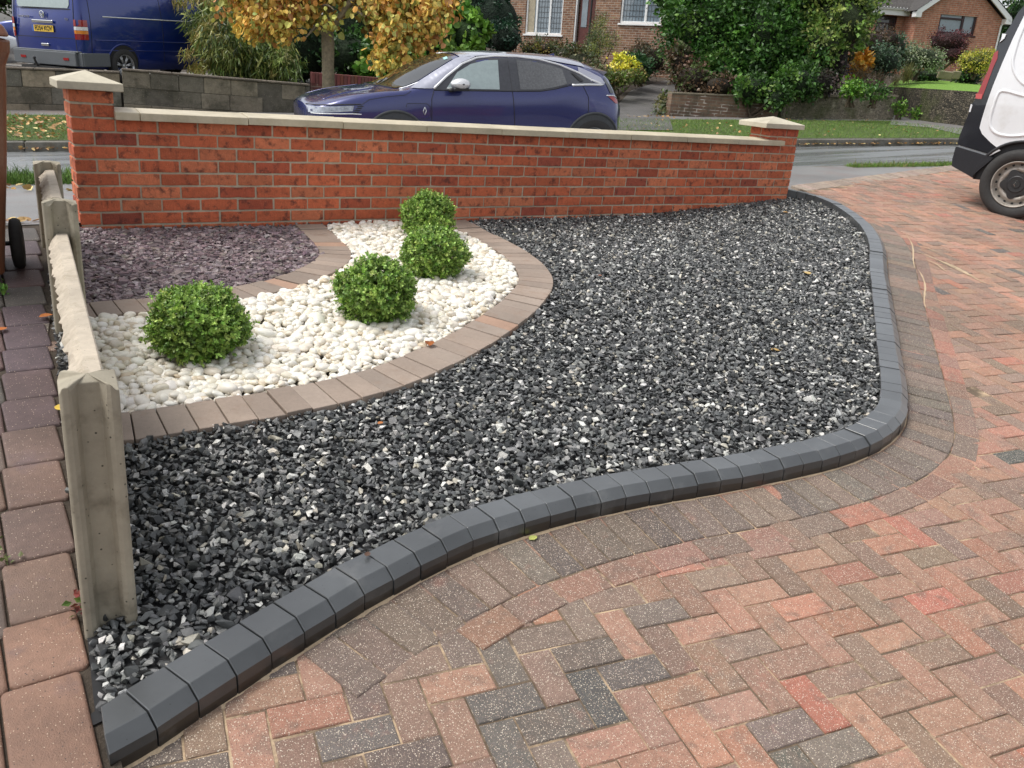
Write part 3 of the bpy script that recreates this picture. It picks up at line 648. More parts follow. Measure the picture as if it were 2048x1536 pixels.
for a, b in zip(cj[:-1], cj[1:]):
    y0, y1 = -.045, TH+.045; z0 = .6025+R_.gauss(0, .001); g = .0016
    if b > 5.5: y1 = TH+.045
    v = [(a+g, y0, z0), (b-g, y0, z0), (b-g, y1, z0), (a+g, y1, z0), (a+g, y0, z0+.044), (b-g, y0, z0+.044), (b-g, y1, z0+.044), (a+g, y1, z0+.044), (a+g, TH/2, z0+.060), (b-g, TH/2, z0+.060)]
    mb.add(v, [(0, 3, 2, 1), (0, 1, 5, 4), (2, 3, 7, 6), (4, 5, 9, 8), (8, 9, 6, 7), (0, 4, 8, 7, 3), (1, 2, 6, 9, 5)])
m_cop = mat('coping_stone', (.47, .41, .29), .55, nscale=25, namt=.12, bscale=140, bamt=.25, bdist=.002, big=(3, .15), blotch=(4, (.56, .50, .38), .6, .5))
child_of(mb.build('coping', m_cop, bevel=.004, seg=2), wall)

# ------------------------------------------------------------------ concrete fence: three slotted posts, two gravel boards
FX = lambda y: -.54+.0787*(y+3.46)
fence = tag(empty('concrete_fence', (FX(-2), -2, 0)), 'low run of broken concrete gravel boards between three slotted posts', 'fence')
def hpost(x, y, z0, z1, w, dd, seed):
    """H section post: slots on the two faces across the line of the fence; top broken unevenly"""
    r = random.Random(seed); c, s = math.cos(-.0786), math.sin(-.0786)
    sl = w*.23; dp = dd*.27; bv = .010
    pro = [(-w/2, -dd/2+bv*.6), (-w/2+bv*.6, -dd/2), (-w/2+sl-bv, -dd/2), (-w/2+sl, -dd/2+bv*.7), (-w/2+sl+bv, -dd/2+dp), (w/2-sl-bv, -dd/2+dp), (w/2-sl, -dd/2+bv*.7), (w/2-sl+bv, -dd/2), (w/2-bv*.6, -dd/2), (w/2, -dd/2+bv*.6)]
    pro = pro+[(a, -b) for a, b in pro[::-1]]; k = len(pro); rings = []
    hs = np.linspace(0, 1, 9)
    for h in hs:
        rg = []
        for i, (a, b) in enumerate(pro):
            zz = z0+(z1-z0)*h
            if h == 1: zz += r.uniform(-.012, .008)-.010*(abs(a)/(w/2))
            rg.append((x+a*c-b*s, y+a*s+b*c, zz))
        rings.append(rg)
    mb = MB(); v = [q for rg in rings for q in rg]; n_ = len(rings)
    f = [(a*k+i, a*k+(i+1) % k, (a+1)*k+(i+1) % k, (a+1)*k+i) for a in range(n_-1) for i in range(k)]
    tc = len(v); v.append((x, y, z1+.008)); f += [((n_-1)*k+i, (n_-1)*k+(i+1) % k, tc) for i in range(k)]
    mb.add(v, f); o = mb.build('post', M_conc, bevel=.003, seg=2); return child_of(o, fence)
hpost(FX(-3.41)+.002, -3.41, kp(-.5, -3.41)-.2, .326, .121, .11, 1)
hpost(FX(-1.56)+.022, -1.56, kp(-.4, -1.56)-.2, .413, .125, .11, 2)
hpost(FX(-.36)+.01, -.36, kp(-.3, -.36)-.2, .408, .125, .11, 5)
def gboard(y0, y1, zt0, zt1, seed):
    r = random.Random(seed); mb = MB(); n_ = 70; th = .05; rows = []
    for k in range(n_+1):
        t = k/n_; y = y0+(y1-y0)*t; x = FX(y)+.016; zt = zt0+(zt1-zt0)*t; zb = kp(x, y)-.15
        rough = .006+.013*abs(math.sin(k*1.7+seed))*r.random()
        ring = [(x+th/2, zb), (x+th/2, zt-.004), (x+th/2-.004, zt), (x-th/2+rough, zt-.001), (x-th/2-.012+rough*.6, zt-.012-r.random()*.010), (x-th/2-.022+r.uniform(-.007, .007), zt-.032-r.random()*.012), (x-th/2-.010+r.uniform(-.004, .004), zt-.062), (x-th/2, zt-.085), (x-th/2, zb)]
        rows.append([(a, y, b) for a, b in ring])
    k = len(rows[0]); v = [q for rg in rows for q in rg]; f = [(a*k+i, a*k+(i+1) % k, (a+1)*k+(i+1) % k, (a+1)*k+i) for a in range(n_) for i in range(k)]
    f += [tuple(range(k))[::-1], tuple(range(n_*k, n_*k+k))]; mb.add(v, f)
    return child_of(mb.build('gravel_board', mat('board_concrete', (.44, .38, .30), .9, nscale=30, namt=.15, bscale=170, bamt=.5, bdist=.003, big=(4, .14), blotch=(8, (.20, .165, .11), .5, .54), speck=[(80, .08, (.12, .10, .08))])), fence)
gboard(-3.37, -1.60, .300, .285, 3); gboard(-1.52, -.39, .380, .372, 8)

# ------------------------------------------------------------------ box balls
def boxball(i, label):
    c, r, rz = BALLS[i]; zb = float(garden_z(c[0], c[1])); cz = c[2]; root = tag(empty('box_bush', (c[0], c[1], zb)), label, 'shrub', 'clipped box balls among the white pebbles')
    mb = MB(); mb.tube([(c[0], c[1], zb-.03), (c[0]+.01, c[1], cz)], [.012, .008], 7)
    for k in range(26):
        a = R_.uniform(0, 2*math.pi); e = R_.uniform(-.3, 1.2); d = np.array([math.cos(a)*math.cos(e)*r, math.sin(a)*math.cos(e)*r, math.sin(e)*rz])*.8
        s0 = np.array([c[0], c[1], zb+R_.uniform(.02, .1)]); m_ = s0*.5+(np.array([c[0], c[1], cz])+d)*.5+np.array([0, 0, -.02]); mb.tube([s0, m_, np.array([c[0], c[1], cz])+d], [.005, .0035, .002], 5)
    child_of(mb.build('stem', M_twig), root)
    ns = 2600; d = RN.normal(size=(ns, 3)); d /= np.linalg.norm(d, axis=1)[:, None]
    rr = RN.uniform(.55, 1.0, ns)**.6; lump = 1+.06*np.sin(d[:, 0]*4+i*1.9)*np.cos(d[:, 1]*5+i)+.06*np.sin(d[:, 2]*6+i*2.7+d[:, 0]*3)
    far = RN.random(ns) < .09; rr[far] *= RN.uniform(1.02, 1.15, far.sum())
    # flatter foot: nothing below the stones
    P = np.array([c[0], c[1], cz])+d*rr[:, None]*lump[:, None]*np.array([r, r, rz]); ok = P[:, 2] > garden_z(P[:, 0], P[:, 1])+.008; P = P[ok]; d = d[ok]; ns = len(P)
    axd = d*1.0+RN.normal(0, .42, (ns, 3))+np.array([0, 0, .35]); axd /= np.linalg.norm(axd, axis=1)[:, None]
    per = 9; L = .026; pos = []; dirs = []; cols = []; siz = []
    sc_ = pal(ns, [(.19, .32, .055), (.115, .21, .035), (.28, .42, .085), (.38, .52, .13)], [4, 3, 3, 1.8], .2)
    for k in range(per):
        t = k/(per-1); side = RN.normal(size=(ns, 3)); side -= axd*(side*axd).sum(1)[:, None]; side /= np.linalg.norm(side, axis=1)[:, None]
        pos.append(P+axd*(t-.5)[None] if False else P+axd*((t-.55)*L)); dirs.append(side*(1.0-.35*t)+axd*(.25+.35*t)); cols.append(sc_*(1+.28*(t-.35))); siz.append(RN.uniform(.75, 1.25, ns)*(.0155-.004*t))
    pos = np.concatenate(pos); dirs = np.concatenate(dirs); cols = np.clip(np.concatenate(cols), 0, 1); siz = np.concatenate(siz)
    o = scatter('foliage', [LEAF3], pos, frames(dirs, dirs*0+np.repeat(axd[None], per, 0).reshape(-1, 3)+RN.normal(0, .25, (len(pos), 3))), siz[:, None]*np.array([[1, 1.0, 1.0]]), cols, M_leaf); child_of(o, root)
boxball(0, 'largest clipped box ball, nearest the concrete post and gravel board')
boxball(1, 'box ball in the middle of the white pebbles, second nearest')
boxball(2, 'box ball partly hiding the smallest one by the brick wall')
boxball(3, 'smallest box ball touching the brick wall behind the others')

# ------------------------------------------------------------------ brown wheelie bin, mostly out of the picture
m_bin = mat('bin_plastic', (.165, .062, .030), .35, nscale=8, namt=.15, bscale=80, bamt=.12, bdist=.002, big=(2, .2), spec=.6)
m_blk = mat('black_plastic', (.018, .018, .019), .45, nscale=60, namt=.2)
m_tyre = mat('tyre', (.030, .029, .028), .8, nscale=50, namt=.25, bscale=90, bamt=.4, bdist=.003)
bx, by = -.762, -.76; bz = float(path_z(bx, by)); bin_ = tag(empty('wheelie_bin', (bx, by, bz)), 'brown wheelie bin standing on the side path behind the fence', 'bin')
mb = MB(); lv = [(.0, .205, .22), (.10, .215, .23), (.5, .262, .27), (.92, .300, .32), (.97, .318, .34), (1.02, .322, .345)]; rings = []
for h, hx, hy in lv:
    rg = []
    for (sx, sy, a0) in ((1, 1, 0), (-1, 1, 90), (-1, -1, 180), (1, -1, 270)):
        for k in range(5): a = rad(a0+k*22.5); rr_ = .05; rg.append((bx+sx*(hx-rr_)+rr_*math.cos(a), by+sy*(hy-rr_)+rr_*math.sin(a), bz+.03+h))
    rings.append(rg)
k = len(rings[0]); mb.add([q for rg in rings for q in rg], [(a*k+i, a*k+(i+1) % k, (a+1)*k+(i+1) % k, (a+1)*k+i) for a in range(len(lv)-1) for i in range(k)]+[tuple(range(k))[::-1], tuple(range((len(lv)-1)*k, len(lv)*k))])
child_of(mb.build('body', m_bin, smooth=False, bevel=.01, seg=2), bin_)
mb = MB(); mb.box((bx, by, bz+1.085), (.64, .74, .05), taper=.93); mb.box((bx, by, bz+1.12), (.5, .6, .03), taper=.8); child_of(mb.build('lid', m_bin, bevel=.015, seg=3), bin_)
mb = MB(); mb.tube([(bx-.2, by+.36, bz+1.09), (bx+.24, by+.36, bz+1.09)], .016, 10); child_of(mb.build('handle', m_bin), bin_)
wc = np.array([bx+.37, by+.02, bz+.145])
wc = hit_ground(40, 533, path_z)+np.array([0, 0, .115]); mb = MB(); mb.tube([(bx-.3, wc[1], wc[2]), (wc[0]+.01, wc[1], wc[2])], .011, 8); child_of(mb.build('axle', m_blk), bin_)
mb = MB(); mb.lathe([(0, -.024), (.05, -.026), (.06, -.018), (.085, -.018), (.095, -.026), (.112, -.022), (.120, -.008), (.120, .008), (.112, .022), (.095, .026), (.085, .018), (.06, .018), (.05, .026), (0, .024)], wc, (1, -.12, .02), (0, 0, 1), 36)
child_of(mb.build('wheel', m_tyre, smooth=True), bin_)

# ------------------------------------------------------------------ small lone leaves
M_dry = mat('dry_leaf', attr=True, rough=.55, namt=.2, nscale=90, transl=.1)
def one_leaf(p, size, col, label, group='fallen autumn leaves about the garden', yaw=None, crumple=.35):
    """a veined, curled leaf lying on the ground with its stalk"""
    v = []; f = []; nl, nw = 8, 4; r = random.Random(int(p[0]*9973+p[1]*7919)); cu = r.uniform(.3, 1)*crumple; yaw = r.uniform(0, 6.28) if yaw is None else yaw
    for i in range(nl+1):
        t = i/nl; w = .36*math.sin(math.pi*t**.8)**.8+.004
        for j in range(-nw, nw+1):
            s_ = j/nw; y = w*s_*(1+.06*math.sin(i*2.3+j)); z = .10+cu*(abs(s_)**1.4*.45*w*2+.35*(t-.45)**2+.05*math.sin(5*t+3*s_+yaw)); v.append((t, y, z))
    k = 2*nw+1
    for i in range(nl):
        for j in range(k-1): f.append((i*k+j, (i+1)*k+j, (i+1)*k+j+1, i*k+j+1))
    mb = MB(); c, s = math.cos(yaw), math.sin(yaw); mb.add([((x-.5)*size*c-y*size*s, (x-.5)*size*s+y*size*c, z*size) for x, y, z in v], f, col)
    st = [(-.5-.06*q, .03*math.sin(q), .12+.02*q) for q in range(5)]; mb.tube([(x*size*c-y*size*s, x*size*s+y*size*c, z*size) for x, y, z in st], .012*size, 4, tuple(q*.6 for q in col))
    o = mb.build('fallen_leaf', M_dry, smooth=True); o.location = p; return tag(o, label, 'leaf', group)
def on(px, py, fn, dz=.006): q = hit_ground(px, py, fn); return (q[0], q[1], q[2]+dz)
one_leaf(on(858, 700, garden_z, .022), .058, (.33, .10, .02), 'curled orange brown leaf on the white pebbles by the outer block arc', crumple=.9, yaw=1.2)
one_leaf(on(1570, 428, garden_z, .01), .055, (.55, .32, .10), 'yellow brown leaf on the gravel close to the end pillar')
one_leaf(on(1612, 552, garden_z, .012), .07, (.50, .36, .14), 'large tan leaf on the gravel near the straight run of kerb')
one_leaf(on(1548, 706, garden_z, .01), .05, (.46, .30, .10), 'small tan leaf half way across the gravel')
one_leaf(on(760, 852, garden_z, .01), .026, (.50, .18, .05), 'tiny orange leaf on the gravel just below the outer block arc')
one_leaf(on(1066, 1081, drive_z, .004), .034, (.52, .55, .16), 'pale yellow green leaf on the drive at the kerb foot', crumple=.9, yaw=.2)
one_leaf(on(735, 1112, kp, .004), .024, (.10, .05, .03), 'small dark leaf lying on top of the charcoal kerb', yaw=.9)
one_leaf(on(92, 640, path_z, .012), .06, (.50, .17, .04), 'orange leaf on the side path against the gravel board', crumple=.8)
one_leaf(on(124, 828, path_z, .02), .06, (.70, .50, .08), 'bright yellow leaf tucked beside the nearest post', yaw=1.5)
one_leaf(on(3, 665, path_z, .01), .05, (.50, .16, .04), 'orange leaf at the far side of the path by the bin')
one_leaf(on(1200, 555, garden_z, .01), .03, (.30, .12, .06), 'tiny red brown leaf on the gravel right of the pebbles')
# creeping weeds by the path
def weed(px, py, fn, r, n, cols, label, name='weed', cat='plant', h=.05):
    q = hit_ground(px, py, fn); d = RN.normal(0, 1, (n, 3)); d[:, 2] = np.abs(d[:, 2])*.8; P = q+RN.normal(0, 1, (n, 3))*np.array([r, r, h*.3])+np.array([0, 0, h*.5])
    P[:, 2] = np.maximum(P[:, 2], q[2]+.004); o = scatter(name, [LEAF2], P, frames(d), np.full((n, 1), .022)*RN.uniform(.6, 1.3, (n, 1))*np.ones((1, 3)), pal(n, cols, None, .2), M_leaf)
    return tag(o, label, cat)
weed(156, 1225, path_z, .012, 26, [(.10, .20, .04), (.20, .05, .04)], 'small green and red weed at the foot of the nearest post')
weed(5, 590, path_z, .013, 44, [(.14, .30, .05)], 'little bright green weed on the path below the bin')
weed(12, 1130, path_z, .010, 14, [(.12, .14, .05)], 'tiny weed in the path joint in the near corner')
# SECTION: background
# ------------------------------------------------------------------ vehicles
def local_frame(origin, fwd, up=(0, 0, 1)):
    a = np.array(fwd, float); a /= np.linalg.norm(a); u = np.array(up, float); u -= a*(u@a); u /= np.linalg.norm(u); n = np.cross(u, a)
    return Matrix(((a[0], n[0], u[0], origin[0]), (a[1], n[1], u[1], origin[1]), (a[2], n[2], u[2], origin[2]), (0, 0, 0, 1)))
def cat_interp(A, per):
    """A: (n, m, 3) control net refined along the first axis"""
    return np.stack([catmull(A[:, j], per) for j in range(A.shape[1])], 1)
class Shell:
    """body surface from a control net, mirrored about y=0; details are laid onto it by ray casting"""
    def __init__(s, net, pu=6, pv=4):
        net = np.asarray(net, float); G = cat_interp(net, pu); G = cat_interp(G.transpose(1, 0, 2), pv).transpose(1, 0, 2)
        G[:, :, 1] = np.maximum(G[:, :, 1], 0); G[:, -1, 1] = 0; s.G = G; nu, nv = G.shape[:2]
        L = G.copy(); L[:, :, 1] *= -1; full = np.concatenate([L, G[:, ::-1][:, 1:]], 1); s.full = full; m_ = full.shape[1]
        V = full.reshape(-1, 3); F = [(i*m_+j, (i+1)*m_+j, (i+1)*m_+j+1, i*m_+j+1) for i in range(nu-1) for j in range(m_-1)]
        F += [(i*m_, i*m_+m_-1, (i+1)*m_+m_-1, (i+1)*m_) for i in range(nu-1)]
        F += [tuple(range(m_)), tuple(range((nu-1)*m_, nu*m_))[::-1]]
        s.V, s.F = V, F; s.bvh = BVHTree.FromPolygons([tuple(v) for v in V], F[:-2])
    def body(s, name, mtl, parent, holes=()):
        F = s.F
        if holes:
            C = [np.mean([s.V[i] for i in f], 0) if len(f) < 8 else None for f in F]; F = [f for f, c in zip(F, C) if c is None or not any(math.hypot(c[0]-h[0], c[2]-h[1]) < h[2] and abs(c[1]) > .45 for h in holes)]
        mb = MB(); mb.add(s.V, F); return mb.build(name, mtl, parent, smooth=True)
    def lift(s, u, v, axis, off):
        if axis == 'side': o, d = Vector((u, -5, v)), Vector((0, 1, 0))
        elif axis == 'far': o, d = Vector((u, 5, v)), Vector((0, -1, 0))
        elif axis == 'top': o, d = Vector((u, v, 5)), Vector((0, 0, -1))
        elif axis == 'rear': o, d = Vector((9, u, v)), Vector((-1, 0, 0))
        elif axis == 'front': o, d = Vector((-4, u, v)), Vector((1, 0, 0))
        h, nrm, i, _ = s.bvh.ray_cast(o, d)
        if h is None: return None
        if nrm.dot(d) > 0: nrm = -nrm
        return h+nrm*off
    def patch(s, mb, poly, axis='side', off=.004, col=(1, 1, 1), step=.045, mi=0, thick=True):
        """polygon in the chosen view laid on the body, slightly proud, with a rim going down into it"""
        poly = [tuple(q) for q in poly]; dense = []
        for i in range(len(poly)):
            a, b = np.array(poly[i]), np.array(poly[(i+1) % len(poly)]); k = max(1, int(np.linalg.norm(b-a)/step)); dense += [tuple(a+(b-a)*t/k) for t in range(k)]
        pts = [Vector(q) for q in dense]; xs = [q[0] for q in poly]; ys = [q[1] for q in poly]; n_ = len(pts); D = np.array(dense)
        for gx in np.arange(min(xs), max(xs), step):
            for gy in np.arange(min(ys), max(ys), step):
                if inside(D, np.array([gx]), np.array([gy]))[0] and seg_dist(D, np.array([gx]), np.array([gy]), True)[0] > step*.35: pts.append(Vector((gx, gy)))
        v, e, f, *_ = geometry.delaunay_2d_cdt(pts, [(i, (i+1) % n_) for i in range(n_)], [], 1, 1e-6)
        P = [s.lift(q.x, q.y, axis, off) for q in v]; ok = [p is not None for p in P]; P = [p if p is not None else Vector((0, 0, 0)) for p in P]
        fs = [tuple(t) for t in f if all(ok[i] for i in t)]
        if not fs: return
        used = sorted({i for t in fs for i in t}); mp_ = {k: j for j, k in enumerate(used)}; mb.add([P[k] for k in used], [tuple(mp_[i] for i in t) for t in fs], col, mi)
    def line(s, mb, pts, r=.004, axis='side', off=.0, col=(1, 1, 1), step=.04, mi=0):
        P = []; pts = [np.array(q, float) for q in pts]
        for a, b in zip(pts[:-1], pts[1:]):
            k = max(1, int(np.linalg.norm(b-a)/step)); P += [s.lift(*(a+(b-a)*t/k), axis, off) for t in range(k)]
        P.append(s.lift(*pts[-1], axis, off)); P = [p for p in P if p is not None]
        if len(P) > 1: mb.tube([tuple(p) for p in P], r, 5, col, mi=mi)
m_glass = mat('car_glass', (.016, .019, .021), .05, nscale=3, namt=.1, spec=.8, coat=.5)
m_gpale = mat('pale_glass', (.30, .37, .37), .14, nscale=18, namt=.12, spec=.8, bscale=60, bamt=.12, bdist=.002, coat=.6)  # reflected sky and misting both put into the pale base colour
m_gwet = mat('wet_tinted_glass', (.085, .088, .092), .16, nscale=40, namt=.45, spec=.8, bscale=70, bamt=.3, bdist=.003, coat=.5)
m_chrome = mat('chrome', (.62, .63, .64), .12, metal=1, namt=.03)
m_silver = mat('satin_silver', (.74, .75, .76), .22, metal=.5, namt=.05)
m_seam = mat('seam_black', (.012, .012, .014), .6)
m_red = mat('tail_red', (.30, .006, .008), .12, coat=.8, namt=.1); m_amber = mat('amber', (.75, .25, .03), .15, coat=.8); m_white = mat('lamp_white', (.75, .76, .78), .12, coat=.8)
m_cladg = mat('grey_bumper', (.105, .115, .125), .55, nscale=60, namt=.15); m_alloy = mat('alloy', (.50, .51, .52), .3, metal=.8, namt=.1)
def carpaint(name, c, c2, rough=.25, wet=True):
    m, n, l, b = new_mat(name); t = noise_node(n, l, 260, 3, .7); t2 = noise_node(n, l, 2.0, 2, .5)
    col = mixc(n, l, ramp(n, l, t.outputs[0], [(.35, 0), (.72, 1)]), c, c2); l.new(col, b.inputs['Base Color'])
    b.inputs['Metallic'].default_value = .35; b.inputs['Roughness'].default_value = rough; b.inputs['Coat Weight'].default_value = 1.0; b.inputs['Coat Roughness'].default_value = .05
    if wet: bump(n, l, b, t.outputs[0], .16, .003)
    return m
m_blue = carpaint('midnight_blue_paint', (.016, .022, .105), (.045, .055, .20))
m_vanb = carpaint('van_blue_paint', (.004, .020, .18), (.006, .030, .24), .3, False)
m_greyp = carpaint('silver_grey_paint', (.36, .37, .39), (.44, .45, .47), .3, False)
def wheel(parent, c, r, w, spokes, m_rim, side=-1, name='wheel'):
    """axis along local y; outer face towards side; a thing's wheel with tyre and rim"""
    e = empty(name); e.parent = parent; c = np.array(c, float)
    mb = MB(); s_ = side; prof = [(r*.66, .5*w), (r*.72, .52*w), (r*.93, .50*w), (r*.985, .40*w), (r, .25*w), (r, -.25*w), (r*.985, -.4*w), (r*.93, -.5*w), (r*.66, -.5*w)]
    mb.lathe(prof, c, (0, s_, 0), (0, 0, 1), 48); t = mb.build('tyre', m_tyre, e, smooth=True)
    mb = MB(); mb.lathe([(r*.67, .5*w), (r*.62, .46*w), (r*.60, .1*w), (r*.60, -.3*w), (r*.2, -.3*w)], c, (0, s_, 0), (0, 0, 1), 40)
    mb.lathe([(0, .33*w), (r*.13, .34*w), (r*.15, .26*w)], c, (0, s_, 0), (0, 0, 1), 20)
    for k in range(spokes):
        a = 2*math.pi*k/spokes+.2
        for da in (-.10, .10):
            p0 = c+np.array([math.cos(a)*r*.10, s_*.28*w, math.sin(a)*r*.10]); p1 = c+np.array([math.cos(a+da)*r*.62, s_*.36*w, math.sin(a+da)*r*.62]); mb.tube([p0, p1], [r*.055, r*.035], 6)
    mb.build('rim', m_rim, e, smooth=True)
    return e
def text_obj(s, size, mtl, parent, M, name='lettering', extr=.002, sx=1.0, bold=0):
    cu = bpy.data.curves.new(name, 'FONT'); cu.body = s; cu.size = size; cu.extrude = extr; cu.align_x = 'CENTER'; cu.align_y = 'CENTER'; cu.offset = bold
    t = bpy.data.objects.new('tmp', cu); me = bpy.data.meshes.new_from_object(t); bpy.data.objects.remove(t); me.materials.clear(); me.materials.append(mtl)
    o = bpy.data.objects.new(name, me); COL.objects.link(o); o.parent = parent; o.matrix_local = M @ Matrix.Diagonal((sx, 1, 1, 1)); return o

m_roof = mat('roof_paint', (.34, .35, .42), .22, coat=1, nscale=160, namt=.22, metal=.3)
# --- blue electric hatchback parked at the near kerb
DS = np.array([.98108, -.18655, .05169]); PF = np.array([2.7666, 4.471, -.3307])
SUPn = np.cross(DS, [.187, .982, 0]); SUPn = SUPn/np.linalg.norm(SUPn)*(1 if SUPn[2] > 0 or np.cross(DS, [.187, .982, 0])[2] > 0 else -1)
HN = np.array([.187, .982, 0.])
ev = tag(empty('parked_car'), 'dark metallic blue electric hatchback parked on the road behind the brick wall', 'car')
ev.matrix_world = local_frame(PF+HN*.885+DS*.075, DS, SUPn)
#            x     sill(y,z)    low        mid         shoulder     belt        glass       cantrail     roof side   centre
EV = [
 (0.13, [(.42, .30), (.50, .40), (.52, .56), (.52, .68), (.50, .73), (.42, .755), (.32, .77), (.18, .785), (0, .79)]),
 (0.20, [(.62, .26), (.70, .38), (.73, .56), (.73, .70), (.70, .765), (.60, .80), (.45, .825), (.25, .845), (0, .85)]),
 (0.37, [(.74, .24), (.81, .36), (.83, .56), (.83, .73), (.79, .815), (.68, .85), (.52, .875), (.28, .895), (0, .90)]),
 (0.62, [(.78, .22), (.855, .34), (.875, .56), (.87, .78), (.82, .885), (.70, .915), (.55, .925), (.28, .95), (0, .955)]),
 (0.95, [(.80, .21), (.87, .33), (.885, .56), (.88, .80), (.83, .935), (.70, .955), (.55, .965), (.28, .99), (0, .995)]),
 (1.22, [(.80, .20), (.87, .32), (.885, .56), (.88, .81), (.845, .955), (.74, .975), (.58, .995), (.30, 1.06), (0, 1.08)]),
 (1.46, [(.80, .20), (.865, .32), (.88, .56), (.88, .82), (.85, .975), (.79, 1.035), (.66, 1.08), (.34, 1.185), (0, 1.20)]),
 (1.75, [(.80, .20), (.86, .32), (.875, .56), (.88, .82), (.852, .985), (.785, 1.12), (.69, 1.215), (.37, 1.315), (0, 1.335)]),
 (2.05, [(.80, .20), (.86, .32), (.875, .56), (.88, .82), (.852, .99), (.765, 1.20), (.675, 1.330), (.38, 1.395), (0, 1.41)]),
 (2.50, [(.80, .20), (.86, .32), (.875, .56), (.88, .82), (.852, .99), (.755, 1.22), (.66, 1.385), (.37, 1.425), (0, 1.44)]),
 (3.00, [(.80, .20), (.86, .32), (.875, .56), (.885, .83), (.855, 1.00), (.75, 1.22), (.64, 1.375), (.36, 1.42), (0, 1.435)]),
 (3.40, [(.80, .21), (.865, .33), (.885, .57), (.89, .84), (.86, 1.04), (.74, 1.20), (.61, 1.33), (.34, 1.405), (0, 1.42)]),
 (3.72, [(.80, .22), (.87, .34), (.89, .58), (.885, .86), (.835, 1.06), (.72, 1.18), (.60, 1.285), (.33, 1.365), (0, 1.38)]),
 (3.95, [(.76, .24), (.85, .36), (.88, .60), (.865, .88), (.78, 1.07), (.69, 1.16), (.58, 1.24), (.32, 1.305), (0, 1.32)]),
 (4.13, [(.68, .28), (.80, .40), (.84, .62), (.80, .88), (.70, 1.02), (.63, 1.08), (.54, 1.14), (.30, 1.20), (0, 1.215)]),
 (4.255, [(.55, .34), (.66, .44), (.70, .62), (.68, .82), (.60, .92), (.52, .945), (.42, .96), (.24, .97), (0, .975)]),
]
# the upper part of the last station leans forward (tailgate), so shift x there
net = [[(x-(0.0 if x < 4.15 or z < .9 else .05), y, z) for y, z in row] for x, row in EV]
sh = Shell(net, 6, 4)
sh.body('body', m_blue, ev, holes=[(.79+.0, .33, .345), (3.76, .33, .35)] if False else ())
FAX, RAX, WR = 1.115, 3.785, .345
mb = MB()
for cx in (FAX, RAX):
    for ax in ('side', 'far'):
        mb = MB(); pts = [(cx+math.cos(a)*.392, .335+math.sin(a)*.392) for a in np.linspace(-.25, math.pi+.25, 26)]; sh.patch(mb, pts, ax, .003)
        sh.line(mb, [(cx+math.cos(a)*.405, .335+math.sin(a)*.405) for a in np.linspace(-.2, math.pi+.2, 26)], .022, ax, -.006)
        mb.build('wheel_arch', mat('arch_cladding', (.05, .055, .06), .55), ev, smooth=True)
for cx in (FAX, RAX):
    for sd_ in (-1, 1): wheel(ev, (cx, sd_*.795, .34), .335, .20, 5, m_alloy, sd_)
# side windows: dark surround first, then panes, then the bright roof strip
DLO = [(1.60, .985), (1.78, 1.125), (2.0, 1.275), (2.2, 1.345), (2.45, 1.372), (2.75, 1.374), (3.05, 1.352), (3.35, 1.292), (3.6, 1.205), (3.80, 1.10), (3.70, 1.10), (3.42, 1.085), (3.2, 1.030), (3.0, 1.000), (2.6, .992)]
for ax in ('side', 'far'):
    mb = MB(); sh.patch(mb, DLO, ax, .004); mb.build('window_surround', mat('pillar_trim', (.045, .047, .055), .25, coat=.4), ev, smooth=True)
    mb = MB(); sh.patch(mb, [(1.76, 1.005), (1.92, 1.19), (2.1, 1.285), (2.3, 1.335), (2.47, 1.345), (2.45, 1.005)], ax, .008); mb.build('front_window', m_gpale, ev, smooth=True)
    mb = MB(); sh.patch(mb, [(2.73, 1.01), (2.72, 1.348), (2.95, 1.340), (3.2, 1.30), (3.36, 1.255), (3.38, 1.085), (3.15, 1.035), (2.98, 1.012)], ax, .008); mb.build('rear_window', m_gwet, ev, smooth=True)
    mb = MB(); sh.patch(mb, [(3.47, 1.225), (3.53, 1.205), (3.63, 1.125), (3.575, 1.115)], ax, .012); mb.build('door_handle_recess', m_seam, ev)
    mb = MB(); sh.line(mb, [(1.60, 1.0), (1.78, 1.14), (2.0, 1.288), (2.2, 1.358), (2.45, 1.387), (2.75, 1.389), (3.05, 1.367), (3.35, 1.306), (3.6, 1.22), (3.76, 1.14), (3.93, 1.085), (3.7, 1.085), (3.45, 1.075)], .017, ax, .004); mb.build('roof_strip', m_silver, ev, smooth=True)
    for P_, r_ in (([(1.60, .985), (2.6, .990), (3.0, .997), (3.2, 1.026), (3.44, 1.078)], .007), ([(1.60, .98), (1.565, .88), (1.565, .5), (1.60, .3)], .0045), ([(2.60, 1.38), (2.62, .99), (2.66, .6), (2.62, .3)], .0045), ([(3.50, 1.18), (3.60, 1.08), (3.68, .93), (3.68, .74)], .0045),
                   ([(1.245, .79), (1.26, .83), (1.50, .83), (1.545, .80), (1.545, .68), (1.50, .655), (1.40, .655)], .003), ([(.70, .80), (.80, .865), (1.0, .90), (1.24, .925), (1.32, .97)], .0035)):
        mb = MB(); sh.line(mb, P_, r_, ax, .001); mb.build('panel_gap', m_seam, ev)
    mb = MB(); sh.line(mb, [(1.62, .30), (2.62, .30), (3.30, .31)], .02, ax, -.004); mb.build('sill_trim', m_seam, ev)
mb = MB(); sh.patch(mb, [(1.19, -.60), (1.03, -.30), (1.0, 0), (1.03, .30), (1.19, .60), (1.45, .66), (1.75, .62), (1.93, .56), (1.97, .3), (1.98, 0), (1.97, -.3), (1.93, -.56), (1.75, -.62), (1.45, -.66)], 'top', .005); mb.build('windscreen', m_glass, ev, smooth=True)
mb = MB(); sh.patch(mb, [(1.84, -.50), (1.89, -.50), (1.90, -.41), (1.85, -.41)], 'top', .009); mb.build('windscreen_sticker', mat('sticker', (.35, .62, .58), .4), ev)
